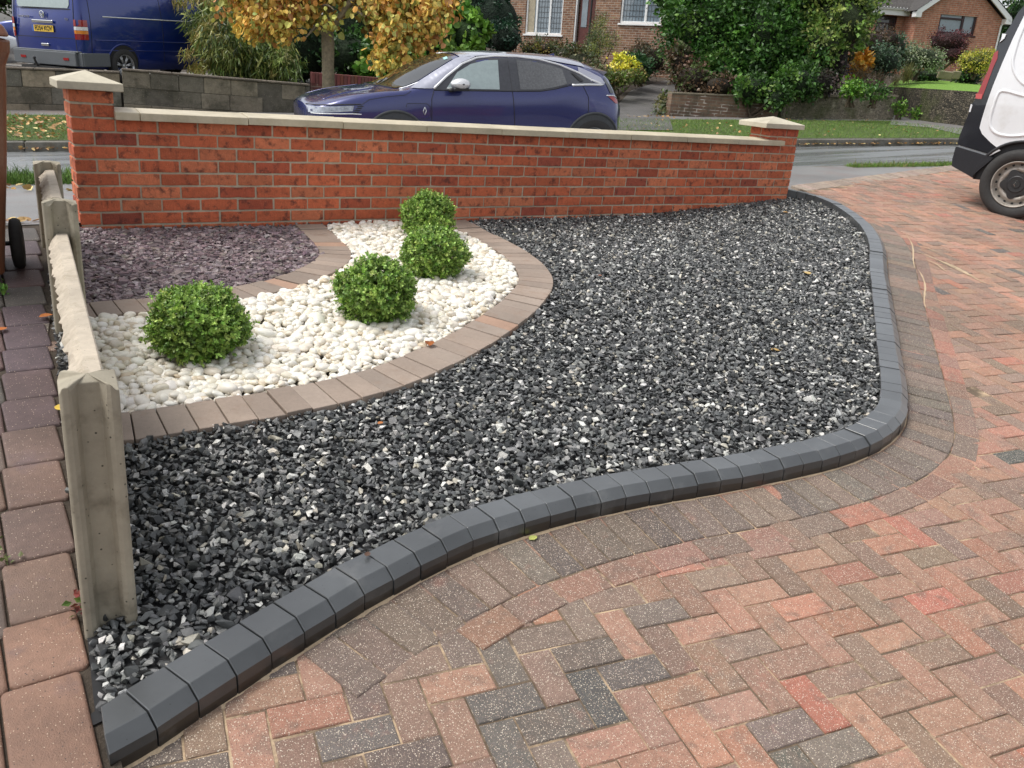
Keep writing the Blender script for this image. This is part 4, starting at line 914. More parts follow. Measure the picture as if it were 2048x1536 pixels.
for s_ in (-1, 1):
    mb = MB(); sh.line(mb, [(1.22, s_*.66), (1.45, s_*.70), (1.75, s_*.655), (1.95, s_*.60)], .010, 'top', .002); mb.build('pillar_trim', m_silver, ev, smooth=True)
    mb = MB(); sh.line(mb, [(.30, s_*.60), (.62, s_*.52), (.95, s_*.42)], .009, 'top', .0); mb.build('bonnet_crease', m_blue, ev, smooth=True)
mb = MB(); sh.line(mb, [(1.16, -.55), (1.01, -.28), (.985, 0), (1.01, .28), (1.16, .55)], .010, 'top', .0); mb.build('wiper_cowl', m_seam, ev)
mb = MB(); sh.patch(mb, [(2.02, -.60), (2.02, 0), (2.02, .60), (2.5, .645), (3.0, .63), (3.4, .605), (3.74, .585), (3.78, 0), (3.74, -.585), (3.4, -.605), (3.0, -.63), (2.5, -.645)], 'top', .010); mb.build('roof_panel', m_roof, ev, smooth=True)
for ax in ('side', 'far'):
    mb = MB(); sh.patch(mb, [(1.33, .995), (1.58, 1.0), (1.78, 1.150), (2.0, 1.300), (2.2, 1.370), (2.1, 1.385), (1.95, 1.335), (1.75, 1.235), (1.5, 1.09)], ax, .011, step=.03); mb.build('a_pillar', m_roof, ev, smooth=True)
    mb = MB(); sh.patch(mb, [(3.60, 1.235), (3.80, 1.14), (3.90, 1.09), (3.97, 1.10), (3.93, 1.17), (3.78, 1.235), (3.62, 1.29)], ax, .010, step=.03); mb.build('c_pillar', m_roof, ev, smooth=True)
mb = MB(); mb.add([(3.36, -.02, 1.40), (3.36, .02, 1.40), (3.56, .03, 1.38), (3.56, -.03, 1.38), (3.56, -.004, 1.45), (3.56, .004, 1.45)], [(0, 3, 4), (1, 5, 2), (0, 4, 5, 1), (3, 2, 5, 4), (0, 1, 2, 3)]); mb.build('aerial', m_blue, ev)
# tail: spoiler, rear glass, lamp band
mb = MB(); mb.add([(3.66, -.60, 1.295), (3.66, .60, 1.295), (3.70, 0, 1.392), (4.09, -.57, 1.245), (4.09, .57, 1.245), (4.14, 0, 1.295), (4.05, -.55, 1.20), (4.05, .55, 1.20), (4.08, 0, 1.25)],
              [(0, 3, 5, 2), (2, 5, 4, 1), (3, 6, 8, 5), (5, 8, 7, 4), (0, 6, 3), (1, 4, 7), (0, 2, 8, 6), (2, 1, 7, 8)]); mb.build('spoiler', m_roof, ev, smooth=False)
mb = MB(); sh.patch(mb, [(-.50, .98), (-.54, 1.14), (0, 1.20), (.54, 1.14), (.50, .98)], 'rear', .006); sh.patch(mb, [(3.97, 1.13), (4.0, 1.17), (4.07, 1.07), (4.10, .985), (4.03, .985)], 'side', .007)
mb.build('rear_screen', m_glass, ev, smooth=True)
mb = MB(); sh.patch(mb, [(-.66, .84), (-.66, .91), (.66, .91), (.66, .84)], 'rear', .006); mb.build('light_bar', m_red, ev, smooth=True)
for ax in ('side', 'far'):
    mb = MB(); sh.patch(mb, [(3.97, .955), (4.07, .950), (4.155, .905), (4.165, .855), (4.10, .865)], ax, .006); mb.build('tail_light', m_red, ev, smooth=True)
    mb = MB(); sh.line(mb, [(3.96, .957), (4.07, .955), (4.15, .935)], .007, ax, .006); mb.build('lamp_trim', m_silver, ev, smooth=True)
    mb = MB(); sh.patch(mb, [(.10, .735), (.14, .765), (.62, .795), (.60, .735), (.14, .70)], ax, .006); mb.build('headlight', mat('headlamp', (.30, .33, .38), .10, coat=1, nscale=25, namt=.6), ev, smooth=True)
    mb = MB(); sh.line(mb, [(.09, .775), (.2, .786), (.45, .803), (.70, .812)], .007, ax, .004); mb.build('headlight_trim', m_seam, ev)
    mb = MB(); [sh.line(mb, [(.66-.02*k, .785-.022*k), (.73-.02*k, .792-.022*k)], .0055, ax, .005) for k in range(4)]; mb.build('side_vent', m_seam, ev)
    mb = MB(); sh.line(mb, [(1.475, .79), (1.495, .745), (1.475, .70), (1.455, .745), (1.475, .79)], .006, ax, .004); mb.build('emblem', m_chrome, ev)
    mb = MB(); sh.line(mb, [(.12, .695), (.60, .705), (.70, .70)], .006, ax, .006); mb.build('running_light', m_white, ev)
mb = MB(); sh.patch(mb, [(-.42, .42), (-.45, .70), (-.2, .74), (0, .745), (.2, .74), (.45, .70), (.42, .42)], 'front', .004); mb.build('grille', m_seam, ev, smooth=True)
for s_ in (-1, 1):
    mb = MB(); rings = []
    for t, (hx, hz, y) in enumerate(((.02, .02, .90), (.075, .055, .925), (.105, .068, .97), (.10, .064, 1.03), (.06, .04, 1.075), (.01, .01, 1.085))):
        rings.append([(1.885+hx*math.cos(a)*1.15+.015*t/5, s_*y, 1.065+hz*math.sin(a)) for a in np.linspace(0, 2*math.pi, 16, endpoint=False)])
    v = [q for r in rings for q in r]; mb.add(v, [(a*16+i, a*16+(i+1) % 16, (a+1)*16+(i+1) % 16, (a+1)*16+i) for a in range(5) for i in range(16)])
    o = mb.build('door_mirror', m_silver if s_ < 0 else m_blue, ev, smooth=True)
    mb = MB(); mb.tube([(1.80, s_*.84, .985), (1.86, s_*.92, 1.0), (1.89, s_*.98, 1.01)], [.03, .022, .03], 8); mb.box((1.89, s_*.99, 1.005), (.19, .14, .035)); mb.build('mirror_foot', m_blk, ev, bevel=.01)
# true vertical and level of the far gardens differ a little from the wall's own coursing
UPG = np.array([0, 0, 1.])-.022*RT; UPG /= np.linalg.norm(UPG)
def az_dir(a, climb=0.0): v = np.array([math.sin(rad(a)), math.cos(rad(a)), 0.]); v = v-UPG*(v@UPG); v /= np.linalg.norm(v); return v+UPG*climb

# --- blue panel van behind the block wall, seen from its rear corner
VANW = at(242, 132, 17.1); vf = az_dir(57, .03); vl = np.cross(UPG, vf); vl /= np.linalg.norm(vl)
vorg = VANW-UPG*.33-vf*.93+vl*.86
van = tag(empty('panel_van'), 'royal blue panel van with roof above the picture parked behind the grey block wall', 'van'); van.matrix_world = local_frame(vorg, vf, UPG)
def vrow(w, z0, zt, k=1.0): return [(w*.86, z0), (w*.95, z0+.16), (w*.99, .75), (w, 1.05), (w*.985, 1.30), (w*.945, 1.58), (w*.86, 1.80), (w*.5, zt-.015), (0, zt)]
rows = [(.0, vrow(.84, .34, 1.90)), (.05, vrow(.915, .32, 1.94)), (.18, vrow(.945, .28, 1.96)), (.6, vrow(.95, .26, 1.97)), (1.0, vrow(.95, .26, 1.975)), (1.8, vrow(.95, .25, 1.98)), (2.6, vrow(.95, .25, 1.98)), (3.3, vrow(.95, .25, 1.96)),
        (3.75, [(.82, .25), (.9, .4), (.94, .75), (.95, 1.0), (.90, 1.25), (.84, 1.5), (.72, 1.72), (.4, 1.83), (0, 1.85)]),
        (4.2, [(.82, .25), (.9, .4), (.935, .7), (.93, .92), (.88, 1.08), (.80, 1.20), (.66, 1.32), (.38, 1.42), (0, 1.44)]),
        (4.6, [(.78, .26), (.86, .4), (.89, .62), (.87, .78), (.82, .88), (.7, .96), (.55, 1.0), (.3, 1.04), (0, 1.05)]),
        (4.84, [(.66, .28), (.72, .4), (.74, .56), (.73, .66), (.68, .74), (.58, .79), (.45, .81), (.25, .83), (0, .84)])]
net = [[(x+(max(0, z-1.15)*.13 if x < .5 else 0), y, z) for y, z in row] for x, row in rows]
vs_ = Shell(net, 5, 4); vs_.body('body', m_vanb, van)
# in this frame the camera sees the rear (-x) and the right side (-y)
for cx in (.98, 3.98):
    for s_ in (-1, 1): wheel(van, (cx, s_*.845, .33), .33, .22, 7, m_alloy, s_)
for cx in (.98, 3.98):
    for ax in ('side', 'far'):
        mb = MB(); vs_.patch(mb, [(cx+math.cos(a)*.39, .33+math.sin(a)*.39) for a in np.linspace(-.2, math.pi+.2, 22)], ax, .004); mb.build('wheel_arch', m_seam, van)
        mb = MB(); vs_.line(mb, [(cx+math.cos(a)*.41, .33+math.sin(a)*.41) for a in np.linspace(-.1, math.pi+.1, 22)], .016, ax, -.004); mb.build('arch_lip', m_vanb, van, smooth=True)
mb = MB(); mb.box((-.02, 0, .44), (.14, 1.66, .25)); mb.box((.30, -.885, .44), (.62, .15, .25)); mb.box((.30, .885, .44), (.62, .15, .25)); mb.box((.02, -.86, .44), (.10, .16, .25)); mb.box((.02, .86, .44), (.10, .16, .25)); mb.box((-.01, 0, .575), (.10, 1.75, .03))
mb.build('bumper', m_cladg, van, bevel=.03, seg=3)
[MB().box((-.095, y, .44), (.01, .14, .045)).build('reflector', m_red, van) for y in (-.58, .58)]
mb = MB(); mb.tube([(-.05, .15, .28), (-.16, .15, .30), (-.2, .15, .40)], [.03, .025, .02], 8); mb.lathe([(0, .03), (.025, .02), (.03, 0), (.025, -.02), (0, -.03)], (-.2, .15, .43), (0, 0, 1), (1, 0, 0), 12); mb.box((0, .15, .27), (.1, .5, .05)); mb.box((.3, 0, .24), (.9, 1.2, .1)); mb.build('tow_bar', m_blk, van)
mb = MB(); vs_F = lambda P, off=.006: None
def rearp(mb, poly, off=.006, axis_x=-4, **k):
    # rear face: ray along +x from behind
    o = Shell.lift
    poly = [tuple(q) for q in poly]; dense = []
    for i in range(len(poly)):
        a, b = np.array(poly[i]), np.array(poly[(i+1) % len(poly)]); kk = max(1, int(np.linalg.norm(b-a)/.06)); dense += [tuple(a+(b-a)*t/kk) for t in range(kk)]
    pts = [Vector(q) for q in dense]; D = np.array(dense); n_ = len(pts)
    for gx in np.arange(D[:, 0].min(), D[:, 0].max(), .07):
        for gy in np.arange(D[:, 1].min(), D[:, 1].max(), .07):
            if inside(D, np.array([gx]), np.array([gy]))[0]: pts.append(Vector((gx, gy)))
    v, e, f, *_ = geometry.delaunay_2d_cdt(pts, [(i, (i+1) % n_) for i in range(n_)], [], 1, 1e-6); P = [vs_.lift(q.x, q.y, 'front', off) for q in v]
    P = [p if p is not None else Vector((.03, q.x, q.y)) for p, q in zip(P, v)]; mb.add([tuple(p) for p in P], [tuple(t) for t in f])
# the shell's rear cap is a plane polygon of the first ring: lift() misses it, so add it as a lid
cap = [tuple(q) for q in vs_.full[0]]
vs_.bvh = BVHTree.FromPolygons([tuple(v) for v in vs_.V], vs_.F[:-2]+[(i, i+1, len(vs_.full[0])-1-i-1, len(vs_.full[0])-1-i) for i in range((len(vs_.full[0])-1)//2)])
mb = MB(); rearp(mb, [(-.66, 1.34), (-.70, 1.40), (-.68, 1.74), (-.6, 1.79), (.6, 1.79), (.68, 1.74), (.70, 1.40), (.66, 1.34)]); mb.build('rear_window', m_gpale, van, smooth=True)
mb = MB()
for poly in ([(-.72, 1.33), (.72, 1.33), (.72, 1.315), (-.72, 1.315)], [(-.79, .575), (-.79, 1.85), (-.805, 1.85), (-.805, .575)], [(.79, .575), (.79, 1.85), (.805, 1.85), (.805, .575)], [(-.78, .815), (.78, .815), (.78, .805), (-.78, .805)]): rearp(mb, poly, .004)
mb.build('tailgate_gap', m_seam, van)
for P_ in ([(2.05, .40), (2.05, 1.75)], [(3.15, .40), (3.15, 1.75)], [(.22, .36), (.24, .9), (.27, 1.6)]): mb = MB(); vs_.line(mb, P_, .006, 'side', 0); mb.build('panel_gap', m_seam, van)
mb = MB(); vs_.line(mb, [(.55, 1.225), (3.10, 1.225)], .012, 'side', .004); mb.build('side_rail', m_silver, van, smooth=True)
for z_ in (.80, .62): mb = MB(); vs_.line(mb, [(.3, z_), (3.6, z_)], .011, 'side', -.002); mb.build('side_crease', m_vanb, van, smooth=True)
for s_ in (-1, 1):
    e = empty('tail_light'); e.parent = van; ax = 'side' if s_ < 0 else 'far'
    for z0, z1, mm in ((1.03, 1.15, m_red), (.965, 1.03, m_white), (.90, .965, m_amber), (.80, .90, m_red)):
        mb = MB(); rearp(mb, [(s_*.80, z0), (s_*.80, z1-.004), (s_*.845, z1-.004), (s_*.845, z0)], .014); vs_.patch(mb, [(-.0, z0), (-.0, z1-.004), (.17, z1-.004), (.17, z0)], ax, .012, step=.03); mb.build('lens', mm, e, smooth=True)
[MB().box(*q).build('handle', m_chrome, van, bevel=.012, seg=3) for q in (((-.03, 0, 1.09), (.03, .56, .055)), ((-.02, .02, .675), (.03, .20, .05)))]
e = empty('badge'); e.parent = van; mb = MB()
mb.lathe([(.062, 0), (.066, .012), (.055, .014), (.052, 0)], (-.012, 0, 1.215), (-1, 0, 0), (0, 0, 1), 28)
for a, b in (((-.034, .036), (-.016, -.006)), ((-.016, -.006), (0, .014)), ((0, .014), (.016, -.006)), ((.016, -.006), (.034, .036)), ((-.046, .016), (-.026, -.040)), ((-.026, -.040), (0, .002)), ((0, .002), (.026, -.040)), ((.026, -.040), (.046, .016))):
    mb.tube([(-.022, a[0], 1.215+a[1]), (-.022, b[0], 1.215+b[1])], .006, 5)
mb.build('emblem', m_chrome, e)
MR = Matrix(((0, 0, -1, 0), (-1, 0, 0, 0), (0, 1, 0, 0), (0, 0, 0, 1)))   # text facing -x, upright, reading from behind
npl = empty('number_plate'); npl.parent = van
mb = MB(); mb.box((-.022, 0, .965), (.012, .52, .115)); mb.build('plate', mat('plate_yellow', (.80, .52, .06), .4), npl)
mb = MB(); mb.box((-.0225, .285, .965), (.012, .05, .115)); mb.build('band', mat('plate_blue', (.05, .12, .4), .4), npl)
text_obj('FD54 KOV', .115, m_seam, npl, Matrix.Translation((-.031, -.0, .965)) @ MR, 'lettering', .001, .88, .002)
text_obj('TRANSPORTER', .05, m_chrome, van, Matrix.Translation((-.008, .52, 1.165)) @ MR, 'lettering', .002, .95, .001)
text_obj('TDI', .055, m_chrome, van, Matrix.Translation((-.008, -.62, 1.145)) @ MR, 'lettering', .002, 1.0, .001)
mb = MB(); vs_.patch(mb, [(3.2, 1.30), (3.2, 1.62), (3.65, 1.60), (3.95, 1.30)], 'side', .006); mb.build('door_window', m_glass, van, smooth=True)

# --- silver-grey car and a second blue car left of the van
def simple_car(name, org, f, label, paint, length=4.3, hh=1.45):
    root = tag(empty(name), label, 'car'); root.matrix_world = local_frame(org, f, UPG); k = hh/1.44
    net = [[(x*length/4.2, y, z*k) for y, z in row] for x, row in EV]; s = Shell(net, 4, 3); s.body('body', paint, root); q = length/4.2
    mb = MB(); s.patch(mb, [(1.19*q, -.60), (1.0*q, 0), (1.19*q, .60), (1.75*q, .60), (1.95*q, .5), (1.97*q, 0), (1.95*q, -.5), (1.75*q, -.60)], 'top', .006); mb.build('windscreen', m_gpale, root, smooth=True)
    for ax in ('side', 'far'):
        mb = MB(); s.patch(mb, [(x*q, z*k) for x, z in DLO], ax, .006); mb.build('side_window', m_glass, root, smooth=True)
        mb = MB(); s.patch(mb, [(.10*q, .70), (.16*q, .80), (.50*q, .86), (.52*q, .74)], ax, .006); mb.build('headlight', m_amber, root, smooth=True)
        mb = MB(); s.patch(mb, [(3.98*q, .93), (4.12*q, .90), (4.16*q, .78), (4.0*q, .80)], ax, .006); mb.build('tail_light', m_red, root, smooth=True)
    for cx in (FAX*q, RAX*q):
        for sd_ in (-1, 1): wheel(root, (cx, sd_*.80, .32), .32, .2, 5, m_alloy, sd_)
    return root
simple_car('parked_car', at(38, 118, 20.6)-UPG*.36, -az_dir(72)*1.0*-1 if False else az_dir(-62), 'silver grey car with pale windscreen left of the blue van', m_greyp)
simple_car('parked_car', at(-10, 60, 25.5)-UPG*.75, az_dir(118), 'blue car with dark window at the far left behind the silver grey car', m_vanb, 4.3, 1.6)

# --- white van on the drive, only its rear quarter in the picture
ww = at(2032, 369, 8.37); hdg = az_dir(YAW*180/math.pi+math.degrees(math.atan((2032-1024)/FPX))-90-42+0, 0)    # from wheel towards the rear end: left and away
# rear direction: leftwards and away
rr = RT*math.cos(rad(42))*-1+np.array([math.sin(YAW), math.cos(YAW), 0])*math.sin(rad(42)); rr -= UPG*(rr@UPG); rr /= np.linalg.norm(rr)
# its outer side must face the camera: n = up x rear axis
nn = np.cross(UPG, rr); nn = nn if nn@(CAM-ww) > 0 else -nn
wv = tag(empty('delivery_van'), 'white van with black rear corner and bumper standing on the block drive', 'van')
Z0 = ww-UPG*.335
wv.matrix_world = Matrix(((rr[0], nn[0], UPG[0], Z0[0]), (rr[1], nn[1], UPG[1], Z0[1]), (rr[2], nn[2], UPG[2], Z0[2]), (0, 0, 0, 1)))
if wv.matrix_world.determinant() < 0: print('mirrored frame')
def wloc(px, py, off=0.0):
    """photo pixel on the van's near side plane -> (distance behind the wheel, height)"""
    d = ray(px, py); Q = Z0+nn*off; t = ((Q-CAM)@nn)/(d@nn); P = CAM+d*t-Z0; return (float(P@rr), float(P@UPG))
Wp = lambda *a: [wloc(*q) for q in a]
def yz_side(z): return -.03 if z < 1.0 else -.03-.10*((z-1.0)/.95)**1.6     # tumblehome of the side
# outline of the side (rear part from the picture, front part as such a van has)
rearline = Wp((1975, 366), (1935, 350), (1903, 332), (1904, 318), (1913, 287), (1919, 268), (1936, 226), (1944, 205), (1951, 196), (1962, 172), (1975, 140), (1990, 96), (1999, 67), (2006, 64), (2015, 50), (2030, 22), (2042, 8), (2052, 2))
print('van rear', [tuple(round(v, 2) for v in q) for q in rearline])
topz = 1.97; rs = [q for q in rearline]; side = [(-.36, .40)]+[(.36, .40)]+[(.40, .36)]+rs[1:]
lastx = side[-1][0]; side += [(lastx-.18, max(topz, side[-1][1]+.01)), (-2.3, topz+.01), (-2.75, 1.86), (-3.45, 1.15), (-3.95, .98), (-4.05, .75), (-4.05, .35), (-3.5, .28)]
WW = 1.92
def side_strip(poly, name, mtl, off, thick=.02, y0=None, smooth=False):
    """a side-view polygon laid on the (slightly curved) van side"""
    poly = [tuple(q) for q in poly]; dense = []
    for i in range(len(poly)):
        a, b = np.array(poly[i]), np.array(poly[(i+1) % len(poly)]); kk = max(1, int(np.linalg.norm(b-a)/.06)); dense += [tuple(a+(b-a)*t/kk) for t in range(kk)]
    D = np.array(dense); pts = [Vector(q) for q in dense]; n_ = len(pts)
    for gx in np.arange(D[:, 0].min(), D[:, 0].max(), .08):
        for gy in np.arange(D[:, 1].min(), D[:, 1].max(), .08):
            if inside(D, np.array([gx]), np.array([gy]))[0] and seg_dist(D, np.array([gx]), np.array([gy]), True)[0] > .03: pts.append(Vector((gx, gy)))
    v, e, f, *_ = geometry.delaunay_2d_cdt(pts, [(i, (i+1) % n_) for i in range(n_)], [], 1, 1e-6); m_ = len(v)
    edge = seg_dist(D, np.array([q.x for q in v]), np.array([q.y for q in v]), True); rnd = 0*edge
    top = [(q.x, yz_side(q.y)+off+rnd[i], q.y) for i, q in enumerate(v)]; bot = [(q.x, yz_side(q.y)-thick, q.y) for q in v]
    rim = [(i, (i+1) % n_, m_+(i+1) % n_, m_+i) for i in range(n_)]
    mb = MB(); mb.add(top+bot, [tuple(t) for t in f]+rim); return mb.build(name, mtl, wv, smooth=smooth)
m_wp = mat('white_paint', (.76, .775, .79), .28, coat=1, nscale=4, namt=.03, spec=.5, blotch=(2.5, (.58, .57, .54), .5, .55))
m_bp = mat('black_paint', (.010, .012, .018), .16, coat=.6, nscale=30, namt=.3, bscale=14, bamt=.05, bdist=.01)
mbx = MB(); front_s = [(x, y) for x, y in side]
# solid body: side profile carried across the van's width, narrowing to the roof
def ysec(z, s_): return (-.05-(.10*max(0, (z-1.0)/.95)**1.6)) if s_ > 0 else (-WW+.02+.10*max(0, (z-1.0)/.95)**1.6)
prof = []
for i in range(len(side)):
    a, b = np.array(side[i]), np.array(side[(i+1) % len(side)]); kk = max(1, int(np.linalg.norm(b-a)/.2)); prof += [tuple(a+(b-a)*t/kk) for t in range(kk)]
n_ = len(prof); ys = np.linspace(0, 1, 9); V = []
for t in ys:
    for x, z in prof:
        yy = ysec(z, 1)*(1-t)+ysec(z, -1)*t; crown = .05*math.sin(math.pi*t) if z > 1.7 else 0; bulge = (-.022+.02*math.sin(math.pi*t)) if x > .3 else 0; V.append((x+bulge, yy, z+crown))
F = [(a*n_+i, a*n_+(i+1) % n_, (a+1)*n_+(i+1) % n_, (a+1)*n_+i) for a in range(8) for i in range(n_)]+[tuple(range(n_)), tuple(range(8*n_, 9*n_))[::-1]]
mbx.add(V, F); mbx.build('body', m_wp, wv, bevel=.01, seg=2)
whitep = Wp((2060, 5), (2043, 28), (2022, 75), (2002, 125), (1984, 172), (1971, 210), (1961, 243), (1958, 256), (1963, 268), (1980, 285), (2000, 301), (2010, 296), (2030, 288), (2060, 285))
arch_r = .405
wpoly = [(-2.2, whitep[0][1]+.25), (whitep[0][0]-.02, whitep[0][1]+.2)]+whitep[:11]
cxz = lambda a: (math.cos(a)*arch_r, .335+math.sin(a)*arch_r)
wpoly += [cxz(a) for a in np.linspace(.55, math.pi-.2, 14)]+[(-.42, .42), (-2.2, .42)]
side_strip(wpoly, 'side_panel', m_wp, .012)
blk = rs[2:]+[wloc(2062, -8), (whitep[0][0]-.0, whitep[0][1]+.2)]+whitep[:11]+[cxz(a) for a in np.linspace(.55, -.15, 6)]+[(.43, .28)]+[rs[1]]
side_strip(rs[1:4]+Wp((1911, 293), (1986, 316))+[cxz(.12), cxz(.03)], 'bumper', mat('black_bumper', (.014, .015, .019), .38, nscale=30, namt=.3), .022)
side_strip([q for q in rs[4:]]+[wloc(2062, -8)]+[(whitep[0][0]-.0, whitep[0][1]+.18)]+whitep[:11]+[cxz(a) for a in np.linspace(.50, .16, 4)]+Wp((1985, 311), (1913, 289)), 'rear_quarter', m_bp, .006)
side_strip(Wp((1993, 100), (1985, 105), (1974, 140), (1960, 172), (1950, 197), (1962, 198), (1972, 170), (1984, 135), (1992, 116)), 'tail_light', m_red, .014)
side_strip(Wp((1951, 187), (1950, 197), (1962, 198), (1964, 188)), 'lower_lens', mat('clear_red', (.5, .05, .05), .1, coat=1), .019)
side_strip(Wp((2001, 66), (1999, 78), (1996, 84), (2005, 76), (2009, 67)), 'door_hinge', m_wp, .028)
side_strip(Wp((1941, 208), (1937, 224), (1940, 224), (1944, 210)), 'corner_trim', m_wp, .020)
def swage(pix, r=.016, name='panel_swage'):
    P = Wp(*pix); P = catmull(np.array(P), 6); mb = MB(); mb.tube([(x, yz_side(z)+.008, z) for x, z in P], r, 8); return mb.build(name, m_wp, wv, smooth=True)
swage([(2064, 24), (2050, 38), (2036, 70), (2026, 105), (2023, 128), (2030, 150), (2046, 168), (2070, 175)]); swage([(2070, 196), (2040, 190), (2010, 182), (1996, 186), (1986, 212), (1979, 240), (1981, 256), (1995, 268), (2025, 272), (2070, 268)])
mb = MB(); mb.tube([(math.cos(a)*arch_r, -.022, .335+math.sin(a)*arch_r) for a in np.linspace(.05, math.pi-.05, 30)], .016, 6)
va = [(math.cos(a)*.405, yy, .335+math.sin(a)*.405) for yy in (-.025, -.32) for a in np.linspace(.0, math.pi, 30)]
mb.add(va, [(i, i+1, 31+i, 30+i) for i in range(29)]); mb.add([(math.cos(a)*.405, -.049, .335+math.sin(a)*.405) for a in np.linspace(.0, math.pi, 30)], [tuple(range(30))])
mb.build('wheel_arch', m_seam, wv, smooth=True)
def steel_wheel(cx, yc, s_):
    e = empty('wheel'); e.parent = wv; r = .335; c = np.array([cx, yc, .335])
    mb = MB(); mb.lathe([(.222, .085), (.235, .105), (.29, .112), (.318, .100), (.332, .07), (.335, .0), (.332, -.09), (.31, -.11), (.2, -.11)], c, (0, s_, 0), (0, 0, 1), 64); mb.build('tyre', m_tyre, e, smooth=True)
    mb = MB(); mb.lathe([(.224, .090), (.220, .100), (.212, .098), (.205, .075), (.196, .035), (.180, .030), (.165, .060), (.13, .068), (.12, .040), (.0, .038)], c, (0, s_, 0), (0, 0, 1), 64); mb.build('rim', mat('dirty_steel', (.36, .33, .29), .5, nscale=14, namt=.3, metal=.3, blotch=(9, (.12, .09, .07), .7, .52)), e, smooth=True)
    mb = MB()
    for k in range(16): a = 2*math.pi*k/16; p = c+np.array([math.cos(a)*.190, s_*.036, math.sin(a)*.190]); mb.lathe([(0, .004), (.012, .003), (.013, 0)], p, (0, s_, 0), (0, 0, 1), 10)
    mb.build('vent_hole', m_seam, e)
    mb = MB(); prof = []; v = []
    nseg = 60; rr0 = [(.0, .082), (.035, .082), (.04, .074), (.075, .076), (.085, .070)]
    mb.lathe(rr0, c, (0, s_, 0), (0, 0, 1), 40)
    ring = []
    for k in range(nseg): a = 2*math.pi*k/nseg; rk = .128+.020*math.cos(5*a+.6); ring.append((c[0]+math.cos(a)*rk, c[1]+s_*.070, c[2]+math.sin(a)*rk))
    inn = [(c[0]+math.cos(2*math.pi*k/nseg)*.083, c[1]+s_*.072, c[2]+math.sin(2*math.pi*k/nseg)*.083) for k in range(nseg)]; out2 = [(x*1.0, y-s_*.02, z) for x, y, z in ring]
    mb.add(inn+ring+out2, [(k, (k+1) % nseg, nseg+(k+1) % nseg, nseg+k) for k in range(nseg)]+[(nseg+k, nseg+(k+1) % nseg, 2*nseg+(k+1) % nseg, 2*nseg+k) for k in range(nseg)]); mb.build('hub_cap', m_blk, e, smooth=False)
    mb = MB(); D_ = [(0, .026), (.017, 0), (0, -.026), (-.017, 0), (0, .026)]; mb.tube([(c[0]+a, c[1]+s_*.084, c[2]+b) for a, b in D_], .0045, 5); mb.build('emblem', m_chrome, e)
steel_wheel(0, -.075, 1); steel_wheel(-3.10, -.11, 1); steel_wheel(0, -WW+.12, -1); steel_wheel(-3.10, -WW+.12, -1)
# SECTION: far walls and houses
def brickmat(name, c1, c2, mc, w=.225, h=.075, m=.010, bumpy=.5, white=None, rot=False, dark=None):
    mm, n, l, b = new_mat(name); tc = n.new('ShaderNodeTexCoord'); sp = n.new('ShaderNodeSeparateXYZ'); cb = n.new('ShaderNodeCombineXYZ'); l.new(tc.outputs['Object'], sp.inputs[0])
    ad = n.new('ShaderNodeMath'); ad.operation = 'ADD'; l.new(sp.outputs[0], ad.inputs[0]); l.new(sp.outputs[1], ad.inputs[1])
    nz = n.new('ShaderNodeTexNoise'); nz.inputs['Scale'].default_value = 9; l.new(tc.outputs['Object'], nz.inputs[0]); k = n.new('ShaderNodeMath'); k.operation = 'MULTIPLY_ADD'; l.new(nz.outputs[0], k.inputs[0]); k.inputs[1].default_value = .012; l.new(sp.outputs[2], k.inputs[2])
    l.new(ad.outputs[0], cb.inputs[0]); l.new(k.outputs[0], cb.inputs[1])
    bt = n.new('ShaderNodeTexBrick'); l.new(cb.outputs[0], bt.inputs['Vector']); bt.inputs['Scale'].default_value = 1; bt.inputs['Brick Width'].default_value = w; bt.inputs['Row Height'].default_value = h; bt.inputs['Mortar Size'].default_value = m; bt.inputs['Mortar Smooth'].default_value = .25
    bt.inputs['Color1'].default_value = (*c1, 1); bt.inputs['Color2'].default_value = (*c2, 1); bt.inputs['Mortar'].default_value = (*mc, 1); bt.inputs['Bias'].default_value = -.1
    t = noise_node(n, l, 6, 5, .65); c = mixc(n, l, 1.0, bt.outputs['Color'], ramp(n, l, t.outputs[0], [(.3, .68), (.7, 1.32)]), 'MULTIPLY')
    if white: t2 = noise_node(n, l, 2.2, 3, .6); w_ = ramp(n, l, t2.outputs[0], [(.55, 0), (.62, 1)]); mm_ = n.new('ShaderNodeMath'); mm_.operation = 'MULTIPLY'; l.new(w_, mm_.inputs[0]); l.new(bt.outputs['Fac'], mm_.inputs[1]); c = mixc(n, l, mm_.outputs[0], c, white)
    if dark: t3 = noise_node(n, l, dark[0], 5, .7); c = mixc(n, l, ramp(n, l, t3.outputs[0], [(.48, 0), (.62, dark[2])]), c, dark[1])
    l.new(c, b.inputs['Base Color']); b.inputs['Roughness'].default_value = .85
    iv = n.new('ShaderNodeMath'); iv.operation = 'SUBTRACT'; iv.inputs[0].default_value = 1; l.new(bt.outputs['Fac'], iv.inputs[1]); bump(n, l, b, iv.outputs[0], bumpy, .008); return mm
def line_pt(px, py, L):
    d = ray(px, py); t = (L-lat(CAM[0], CAM[1]))/lat(d[0], d[1]); return CAM+d*t
def wall_frame(P0, P1, up=None):
    a = np.array(P1)-np.array(P0); a[2] = 0 if up is None else a[2]; u = np.array([0, 0, 1.]) if up is None else up; a = a-u*(a@u); L = np.linalg.norm(a); return local_frame(P0, a, u), L
